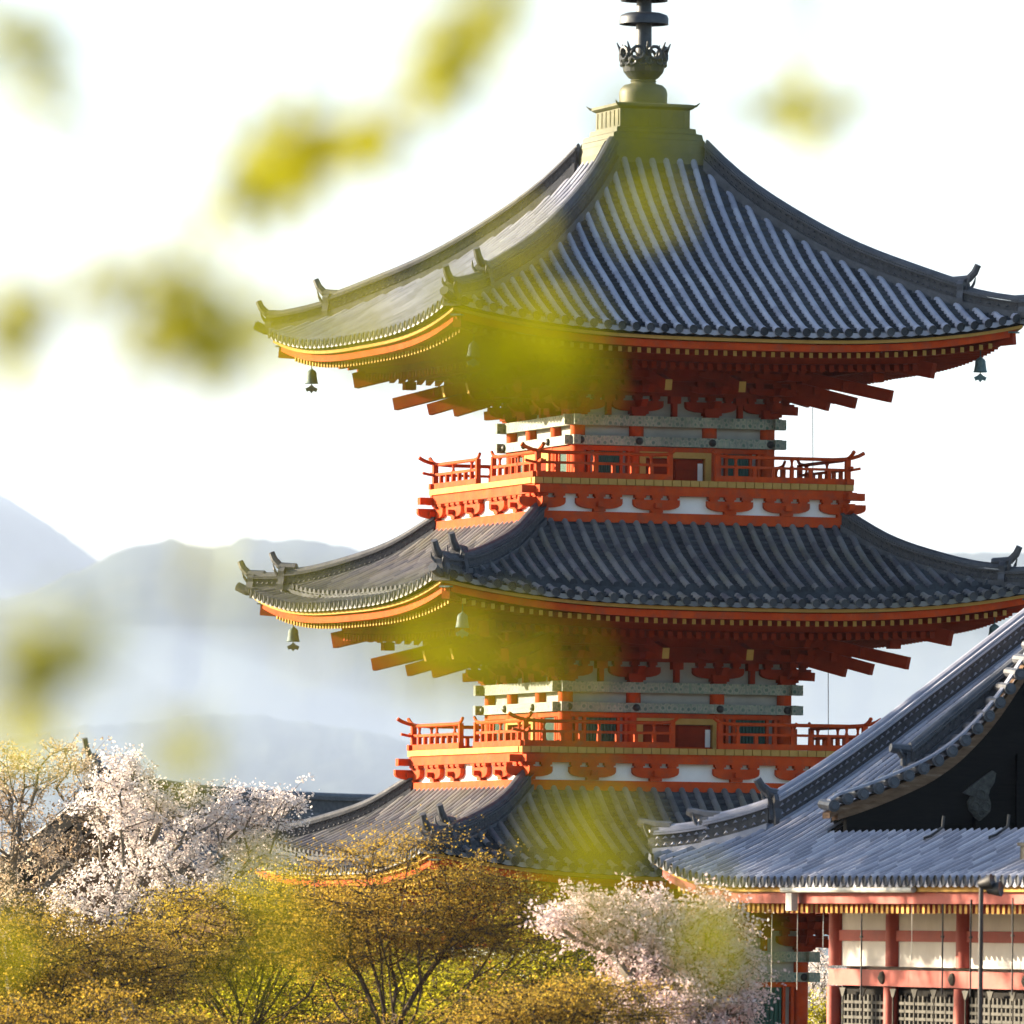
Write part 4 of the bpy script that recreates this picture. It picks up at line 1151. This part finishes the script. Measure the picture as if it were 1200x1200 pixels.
onigawara(fro, (-0.45, 0, fridge(-0.4) - 0.4), (-1, 0), 0.8, 0.4, 0.4); onigawara(fro, (FL_ + 0.45, 0, fridge(FL_) - 0.4), (1, 0), 0.8, 0.4, 0.4)
for x0 in (-0.55, FL_ + 0.45):
    m = MB()
    m.sweep([[(x0 + dx, v, fs(max(0, x0), abs(v)) + dz) for dx, dz in ((0, -0.45), (0.1, -0.45), (0.1, -0.06), (0, -0.06))] for v in np.linspace(-5.5, 5.5, 15)])
    m.build("bargeboard", M['darkwood'], fro)
m = MB(); m.box((0.6, -4.2, 0), (FL_ - 0.6, 4.2, zr - 3.4))
m.sweep([[(x, v, zr - 3.4) for x, v in ((0.6, -4.2), (FL_ - .6, -4.2), (FL_ - .6, 4.2), (0.6, 4.2))], [(x, v, zr - 0.8) for x, v in ((0.6, -0.2), (FL_ - .6, -0.2), (FL_ - .6, 0.2), (0.6, 0.2))]])
fw = m.build("wall", M['brownwood'], fhall)
for x in np.linspace(0.6, FL_ - 0.6, 6):
    m = MB(); m.box((x - 0.15, -4.28, 0), (x + 0.15, -4.1, zr - 3.3)); m.build("post", M['darkred'], fw)
m = MB(); m.box((0.4, -4.27, zr - 3.9), (FL_ - 0.4, -4.11, zr - 3.6)); m.build("wall_beam", M['darkred'], fw)

# ------------------------------------------------------------------ trees
def quads_mesh(name, verts, mat, parent, nper):
    n = len(verts) // nper
    me = bpy.data.meshes.new(name)
    me.vertices.add(len(verts)); me.vertices.foreach_set("co", np.asarray(verts, dtype=np.float32).ravel())
    me.loops.add(len(verts)); me.loops.foreach_set("vertex_index", np.arange(len(verts), dtype=np.int32))
    me.polygons.add(n)
    me.polygons.foreach_set("loop_start", np.arange(0, n * nper, nper, dtype=np.int32))
    me.polygons.foreach_set("loop_total", np.full(n, nper, dtype=np.int32))
    me.materials.append(mat)
    me.update(calc_edges=True); me.validate()
    o = bpy.data.objects.new(name, me); COL.objects.link(o)
    if parent: o.parent = parent
    return o

def leaf_quads(rs, centres, size, flat=0.0, ar=0.62):
    n = len(centres)
    nrm = rs.normal(size=(n, 3)); nrm[:, 2] += flat * np.sign(nrm[:, 2] + 1e-6) * 2
    nrm /= np.linalg.norm(nrm, axis=1)[:, None]
    a = rs.normal(size=(n, 3)); a -= (a * nrm).sum(1)[:, None] * nrm; a /= np.linalg.norm(a, axis=1)[:, None]
    b = np.cross(nrm, a)
    L = size * rs.uniform(0.5, 1.5, size=(n, 1))
    fold = nrm * L * 0.12
    P = np.stack([centres - a * L * 0.5, centres + b * L * ar * 0.5 + fold, centres + a * L * 0.5, centres - b * L * ar * 0.5 + fold], 1)
    return P.reshape(-1, 3)

def make_tree(name, label, cat, group, base_px, lobes, depth, n_cl, per, leaf, leafmat_, barkmat, seed, flat=0.4, spread=(0.32, 0.32, 0.14), shape=0.55, twig_n=4, crown="crown", trunk_r=0.0085, extra=None, sparse=0.0, dome=False):
    rs = np.random.RandomState(seed)
    bx = at(base_px, HOR, depth); gz = ground_z(bx.x, bx.y)
    root = empty(name, (bx.x, bx.y, gz), 0, label, cat, group)
    base = np.array([bx.x, bx.y, gz])
    # cluster points inside the lobes
    areas = np.array([l[2] * l[3] for l in lobes], float); areas /= areas.sum()
    pts = []
    tries = 0
    while len(pts) < n_cl and tries < n_cl * 40:
        tries += 1
        l = lobes[rs.choice(len(lobes), p=areas)]
        d = depth + (l[4] if len(l) > 4 else 0)
        c = np.array(at(l[0], l[1], d)); s = FPX / d
        u = rs.normal(size=3); u /= np.linalg.norm(u); rr = rs.uniform() ** shape
        if dome:
            u[2] = abs(u[2]) if rs.uniform() < 0.85 else u[2]
            rr = rs.uniform(0.78, 1.04) if rs.uniform() < 0.5 else rs.uniform(0.2, 0.88)
            if rs.uniform() < 0.06: rr *= 1.12
        if u[2] < -0.1 and rs.uniform() < 0.5: continue
        p = c + u * rr * np.array([l[2] / s, 0.8 * l[2] / s, l[3] / s])
        if pts and np.min(np.linalg.norm(np.array(pts) - p, axis=1)) < 0.13: continue
        pts.append(p)
    pts = np.array(pts)
    cen = pts.mean(0)
    # skeleton
    nodes = []; par = []
    nodes.append(base); par.append(-1)
    forkz = at(base_px, 1228, depth).z if dome else gz + (pts[:, 2].min() - gz) * 0.55
    prev = 0
    for i in range(1, 7):
        t = i / 6
        p = base + (np.array([cen[0] * 0.5 + base[0] * 0.5, cen[1] * 0.5 + base[1] * 0.5, forkz]) - base) * t + np.append(rs.normal(size=2) * 0.05, 0)
        nodes.append(p); par.append(prev); prev = len(nodes) - 1
    plen = [np.linalg.norm(n - base) for n in nodes]
    top = nodes[-1]
    direct = set(rs.choice(len(pts), size=min(14, len(pts)), replace=False).tolist()) if dome else set()
    order = np.argsort(np.linalg.norm(pts - top, axis=1) + rs.normal(size=len(pts)) * 0.6)
    tipnode = {}
    order = [i for i in order if i in direct] + [i for i in order if i not in direct]
    for idx in order:
        p = pts[idx]
        A = np.array(nodes[5:]); d = np.linalg.norm(A - p, axis=1)
        pen = d + 0.35 * np.array(plen[5:]) + np.maximum(0, A[:, 2] - p[2] + 0.25 * d) * 0.9
        j = int(np.argmin(pen)) + 5
        if idx in direct: j = 6
        q = nodes[j]; dist = np.linalg.norm(p - q)
        n = max(1, int(dist / 0.3)); prev = j
        side = rs.normal(size=3) * 0.07 * dist; side[2] = abs(side[2]) * 0.5 - 0.10 * dist
        for k in range(1, n + 1):
            t = k / n
            w = q + (p - q) * t + side * math.sin(math.pi * t) + (rs.normal(size=3) * 0.025 if k < n else 0)
            nodes.append(w); par.append(prev); plen.append(plen[prev] + np.linalg.norm(w - nodes[prev])); prev = len(nodes) - 1
        tipnode[idx] = prev
    cnt = np.zeros(len(nodes))
    for i in tipnode.values(): cnt[i] += 1
    for i in range(len(nodes) - 1, 0, -1): cnt[par[i]] += cnt[i]
    rad = np.maximum(0.009, trunk_r * np.sqrt(cnt))
    V = []; 
    nodes_l = [Vector(n - base) for n in nodes]
    mt = MB()
    # chains
    kids = {}
    for i, p_ in enumerate(par):
        if p_ >= 0: kids.setdefault(p_, []).append(i)
    stack = [(0, None)]
    while stack:
        s0, pr = stack.pop()
        chain = [pr, s0] if pr is not None else [s0]
        cur = s0
        while cur in kids:
            ks = sorted(kids[cur], key=lambda i: -cnt[i])
            for o_ in ks[1:]: stack.append((o_, cur))
            cur = ks[0]; chain.append(cur)
        r_ = [rad[c] for c in chain]
        if pr is not None: r_[0] = min(r_[0], r_[1] * 1.15)
        if len(chain) > 1: mt.tube([nodes_l[c] for c in chain], r_, 7 if max(r_) > 0.05 else 4, cap=False)
    # fine twigs and leaves
    centres = []
    for idx in range(len(pts)):
        p = pts[idx] - base
        out = p - (cen - base); out = out / (np.linalg.norm(out) + 1e-6)
        for t in range(twig_n):
            e = p + (rs.normal(size=3) * np.array(spread) * 1.1 + out * 0.12)
            mt.tube([Vector(p), Vector((p + e) / 2 + rs.normal(size=3) * 0.02), Vector(e)], [0.007, 0.005, 0.003], 3, cap=False)
            k = per // twig_n
            tt = rs.uniform(0.15, 1.1, size=(k, 1))
            centres.append(p + (e - p) * tt + rs.normal(size=(k, 3)) * np.array(spread) * 0.42)
    mt.build("trunk", barkmat, root)
    C = np.concatenate(centres)
    if sparse: C = C[rs.uniform(size=len(C)) > sparse]
    lv = leaf_quads(rs, C, leaf, flat)
    quads_mesh(crown, lv, leafmat_, root, 4)
    return root

GM, GC = "maples with new leaves below the pagoda", "blossoming cherry trees round the pagoda"
CK = dict(flat=0.1, shape=0.42, twig_n=3)
make_tree("cherry_tree", "thin cream cherry tree with open bare limbs, at the far left edge", "cherry tree", GC, 15, [(40, 925, 95, 50), (-30, 940, 80, 70), (95, 900, 55, 32), (30, 1000, 70, 60), (110, 965, 40, 50), (20, 1060, 70, 40)], 166, 210, 60, 0.055, M['creamblossom'], M['cherrybark'], 11, spread=(0.16, 0.16, 0.13), **CK)
make_tree("cherry_tree", "full white cherry tree in front of the pagoda's lowest left eave", "cherry tree", GC, 215, [(215, 975, 85, 60), (150, 950, 60, 48), (285, 965, 60, 45), (325, 945, 35, 22), (200, 1030, 95, 50), (140, 915, 30, 28), (300, 1010, 40, 25), (110, 1060, 50, 40)], 163, 240, 90, 0.058, M['blossom'], M['cherrybark'], 12, spread=(0.15, 0.15, 0.12), **CK)
make_tree("cherry_tree", "pink cherry tree in front of the hall's dark left end", "cherry tree", GC, 790, [(790, 1122, 88, 56), (745, 1092, 70, 42), (850, 1150, 36, 58), (690, 1082, 58, 34), (825, 1076, 36, 24), (790, 1180, 95, 50), (862, 1085, 12, 26)], 134, 400, 85, 0.050, M['pinkblossom'], M['cherrybark'], 13, spread=(0.14, 0.14, 0.12), **CK)
make_tree("cherry_tree", "small cherry tree half hidden behind the hall's corner post", "cherry tree", GC, 962, [(962, 1130, 22, 35), (958, 1160, 25, 25), (955, 1185, 25, 25)], 200, 40, 60, 0.055, M['blossom'], M['cherrybark'], 14, spread=(0.14, 0.14, 0.12), **CK)
make_tree("shrub", "yellow green shrub in the gap between the pagoda and the hall", "shrub", None, 955, [(958, 1190, 25, 16), (950, 1215, 30, 25)], 198, 26, 80, 0.06, M['limeleaf'], M['bark'], 15, flat=0.2, spread=(0.2, 0.2, 0.14))
for k, (bx_, lab, lb, dd) in enumerate([(120, "yellow green bush behind the orange brown maple's limbs", [(110, 1190, 90, 70), (40, 1190, 80, 65)], 172),
        (330, "yellow green bush seen through the golden maple's limbs", [(330, 1185, 100, 75), (240, 1195, 70, 60)], 173),
        (520, "yellow green bush seen through the russet maple's fanning limbs", [(500, 1180, 110, 80), (600, 1180, 80, 70), (430, 1190, 70, 60)], 171)]):
    make_tree("bush", lab, "bush", "bushes at the pagoda's foot", bx_, lb, dd, 190, 110, 0.075, M['bushleaf'], M['bark'], 40 + k, flat=0.3, spread=(0.32, 0.32, 0.22), twig_n=4, shape=0.6)
for k, (dd, lab) in enumerate([(147.5, "unseen tall pine added left of the maples to shade the hall"), (154.0, "unseen tall pine added left of the white cherry tree, shading the hall")]):
    px_ = 600 + FPX * -14.6 / dd  # pines out of view, added only to throw shade on the hall
    make_tree("shade_pine", lab, "shade pine", "unseen pines added to shade the hall", px_, [(px_, 530, 350, 165), (px_ + 40, 440, 260, 100)], dd, 230, 120, 0.16, M['pineleaf'], M['bark'], 60 + k, flat=0.4, spread=(0.42, 0.42, 0.16), twig_n=4, shape=0.5, trunk_r=0.012)
MK = dict(trunk_r=0.0044, flat=0.15, dome=True, spread=(0.30, 0.30, 0.11), twig_n=5)
make_tree("maple_tree", "orange brown maple filling the lower left corner", "maple tree", GM, 50, [(40, 1150, 110, 85), (140, 1170, 90, 85), (-40, 1160, 90, 80)], 142, 270, 150, 0.032, M['bronzeleaf'], M['bark'], 21, **MK)
make_tree("maple_tree", "golden brown maple with a rounded top under the white cherry tree", "maple tree", GM, 290, [(255, 1130, 110, 95), (350, 1120, 90, 98), (190, 1150, 70, 80)], 146, 310, 150, 0.031, M['oliveleaf'], M['bark'], 22, **MK)
make_tree("maple_tree", "tall russet maple with dark fanning limbs in front of the pagoda", "maple tree", GM, 440, [(470, 1105, 115, 118), (565, 1115, 80, 105), (390, 1130, 80, 98)], 138, 330, 150, 0.030, M['russetleaf'], M['bark'], 23, **MK)
make_tree("maple_tree", "fresh yellow green maple glowing between the russet maple and pink cherry", "maple tree", GM, 620, [(630, 1150, 75, 78), (670, 1160, 60, 80), (560, 1190, 90, 60)], 143, 150, 90, 0.055, M['limeleaf'], M['bark'], 24, sparse=0.15, **MK)
make_tree("maple_tree", "low bronze maple along the bottom edge under the pink cherry", "maple tree", GM, 660, [(690, 1200, 75, 55), (610, 1210, 75, 50)], 129, 140, 145, 0.031, M['bronzeleaf'], M['bark'], 25, **MK)
make_tree("maple_tree", "yellow green maple with sparse leaves along the bottom edge, left of centre", "maple tree", GM, 370, [(370, 1200, 100, 75), (470, 1215, 80, 60), (270, 1215, 80, 60)], 150, 150, 90, 0.052, M['limeleaf'], M['bark'], 26, sparse=0.2, **MK)
make_tree("maple_tree", "dark brown maple at the bottom of the left corner", "maple tree", GM, 130, [(120, 1225, 110, 60), (0, 1225, 90, 60), (220, 1235, 70, 45)], 131, 160, 145, 0.031, M['russetleaf'], M['bark'], 27, **MK)

# ------------------------------------------------------------------ near maple, its leaves hanging out of focus across the view
near_root = empty("maple_tree", (-3.4, 11.5, ground_z(-3.4, 11.5)), 0, "foreground maple whose yellow green leaves hang blurred across the view", "maple tree")
nb = np.array([-3.4, 11.5, ground_z(-3.4, 11.5)])
m = MB(); m.tube([(0, 0, -0.1), (0.1, 0.05, 1.2), (0.0, 0.1, 2.6), (0.3, 0.2, 4.0), (0.5, 0.3, 5.2)], [0.16, 0.13, 0.11, 0.07, 0.03], 10)
m.build("trunk", M['bark'], near_root, smooth=True)
LEAF2D = []
for ang, ln in ((-100, 0.45), (-50, 0.8), (0, 1.0), (50, 0.8), (100, 0.45)):
    LEAF2D.append((ang - 22, 0.30)); LEAF2D.append((ang, ln))
LEAF2D.append((125, 0.25)); LEAF2D.append((180, 0.12))
LEAF2D = [(l * math.cos(math.radians(a)), l * math.sin(math.radians(a))) for a, l in LEAF2D]
def near_branch(ctrl, clusters, seed, start, mul=3.0):
    """ctrl: twig through frame points (x, y, depth); clusters: (x, y, depth, radius px, leaves)."""
    rs = np.random.RandomState(seed)
    mt = MB()
    P = [np.array(start)] + [np.array(at(*c)) - nb for c in ctrl]
    n = len(P)
    mt.tube([Vector(p) for p in P], [0.02, 0.008] + list(np.linspace(0.0055, 0.003, n - 2)), 6)
    A = []
    for i in range(n - 1):
        for t in np.linspace(0, 1, 12): A.append(P[i] + (P[i + 1] - P[i]) * t)
    A = np.array(A)
    ver = []
    clusters = list(clusters)
    for (xa, ya, da), (xb, yb, db) in zip(ctrl[:-1], ctrl[1:]):     # sparse leaves along the twig
        L = math.hypot(xb - xa, yb - ya)
        for q in range(int(L / 42)):
            t = (q + rs.uniform()) / max(1, int(L / 42))
            clusters.append((xa + (xb - xa) * t + rs.normal() * 14, ya + (yb - ya) * t + rs.normal() * 14, da + (db - da) * t, 26, 0.7 if rs.uniform() < 0.6 else 0.35)) if mul > 2 else None
    for (x, y, d, r, k) in clusters:
        c = np.array(at(x, y, d)) - nb; R = 1.3 * r * d / FPX
        j = A[int(np.argmin(np.linalg.norm(A - c, axis=1)))]
        mid = (j + c) / 2 + rs.normal(size=3) * 0.02
        mt.tube([Vector(j), Vector(mid), Vector(c)], [0.004, 0.003, 0.002], 5)
        for q in range(int(k * mul)):
            o = rs.normal(size=3) * R * np.array([0.55, 0.8, 0.5])
            e = c + o
            mt.tube([Vector(c), Vector(e)], [0.0015, 0.001], 3)
            nrm = rs.normal(size=3); nrm[1] += 0.8 * np.sign(nrm[1]); nrm /= np.linalg.norm(nrm)
            a = np.array([rs.normal() * 0.6, rs.normal() * 0.4, -1.0]); a -= nrm * a.dot(nrm); a /= np.linalg.norm(a)
            b = np.cross(nrm, a); L = rs.uniform(0.028, 0.046)
            for (lx, ly) in LEAF2D: ver.append(e + a * lx * L + b * ly * L + nrm * abs(ly) * L * 0.15)
    br = mt.build("branch", M['bark'], near_root)
    quads_mesh("leaves", np.array(ver), M['nearleaf'], br, len(LEAF2D))
S = (0.3, 0.2, 4.0)
near_branch([(700, -330, 13.5), (640, -140, 13.5), (560, 0, 13.5), (520, 90, 13.6), (440, 150, 13.8), (330, 195, 14), (270, 230, 14)],
            [(575, 5, 13.4, 45, 9), (530, 60, 13.6, 40, 9), (520, 95, 13.4, 30, 6), (445, 150, 13.8, 45, 8), (375, 165, 14, 45, 14), (325, 195, 14.2, 50, 17), (300, 220, 14, 40, 9)], 1, S)
near_branch([(-420, 250, 12.5), (-150, 330, 12.5), (0, 385, 12.6), (110, 345, 12.7), (200, 330, 12.8), (230, 390, 12.8), (320, 400, 13)],
            [(25, 380, 12.6, 40, 8), (130, 345, 12.7, 40, 4), (200, 320, 12.7, 40, 7), (235, 350, 12.8, 40, 8), (200, 395, 12.8, 45, 10), (250, 410, 12.8, 45, 9), (300, 390, 13.3, 40, 4)], 2, (0.05, 0.1, 2.8))
near_branch([(-300, -150, 12), (-120, -40, 12), (10, 40, 12), (40, 110, 12.2), (100, 160, 12.3)],
            [(15, 45, 12, 40, 6), (45, 70, 12, 30, 2), (45, 120, 12.2, 40, 2), (110, 160, 12.3, 30, 1)], 3, (0.2, 0.2, 3.6))
near_branch([(900, -400, 15), (930, -120, 15), (945, 40, 15), (935, 120, 15)],
            [(938, 125, 15, 38, 13), (900, 130, 15, 30, 3)], 4, (0.4, 0.3, 4.6))
near_branch([(820, -420, 10.5), (790, -150, 10.5), (770, 60, 10.5), (765, 160, 10.5)],
            [(765, 155, 10.5, 36, 12), (760, 215, 10.6, 40, 3)], 5, (0.45, 0.3, 4.8), 1.7)
near_branch([(760, -380, 10), (690, 60, 10), (640, 300, 10), (590, 400, 10), (540, 420, 10), (430, 390, 10.1), (350, 380, 10.2)],
            [(600, 410, 10, 65, 18), (560, 440, 10, 50, 8), (650, 400, 10.1, 50, 6), (530, 360, 10, 40, 5), (430, 390, 10, 60, 5), (340, 380, 10, 40, 5), (600, 250, 10, 40, 2)], 6, (0.45, 0.3, 4.9), 1.7)
near_branch([(-350, 700, 11), (-100, 740, 11), (40, 760, 11), (90, 790, 11)],
            [(60, 765, 11, 45, 9), (30, 800, 11, 30, 4), (90, 740, 11, 40, 3), (5, 850, 11, 40, 4), (220, 870, 11.2, 28, 4)], 7, (0.0, 0.1, 2.0))
near_branch([(-300, 560, 9.6), (0, 640, 9.6), (200, 690, 9.6), (400, 760, 9.6), (600, 770, 9.7), (690, 880, 9.7), (700, 980, 9.7)],
            [(560, 750, 9.6, 60, 10), (500, 760, 9.6, 45, 4), (690, 980, 9.7, 55, 9), (680, 1030, 9.7, 40, 4), (350, 690, 9.6, 60, 3), (220, 660, 9.6, 40, 2)], 8, (0.0, 0.1, 2.3), 1.7)
near_branch([(-300, 1000, 10.4), (0, 1060, 10.4), (330, 1090, 10.4), (620, 1120, 10.5), (860, 1085, 10.5)],
            [(340, 1080, 10.4, 55, 4), (300, 1110, 10.4, 45, 2), (848, 1085, 10.5, 30, 4), (815, 1050, 10.5, 36, 2), (30, 1090, 10.4, 60, 3)], 9, (0.0, 0.1, 1.4), 1.7)
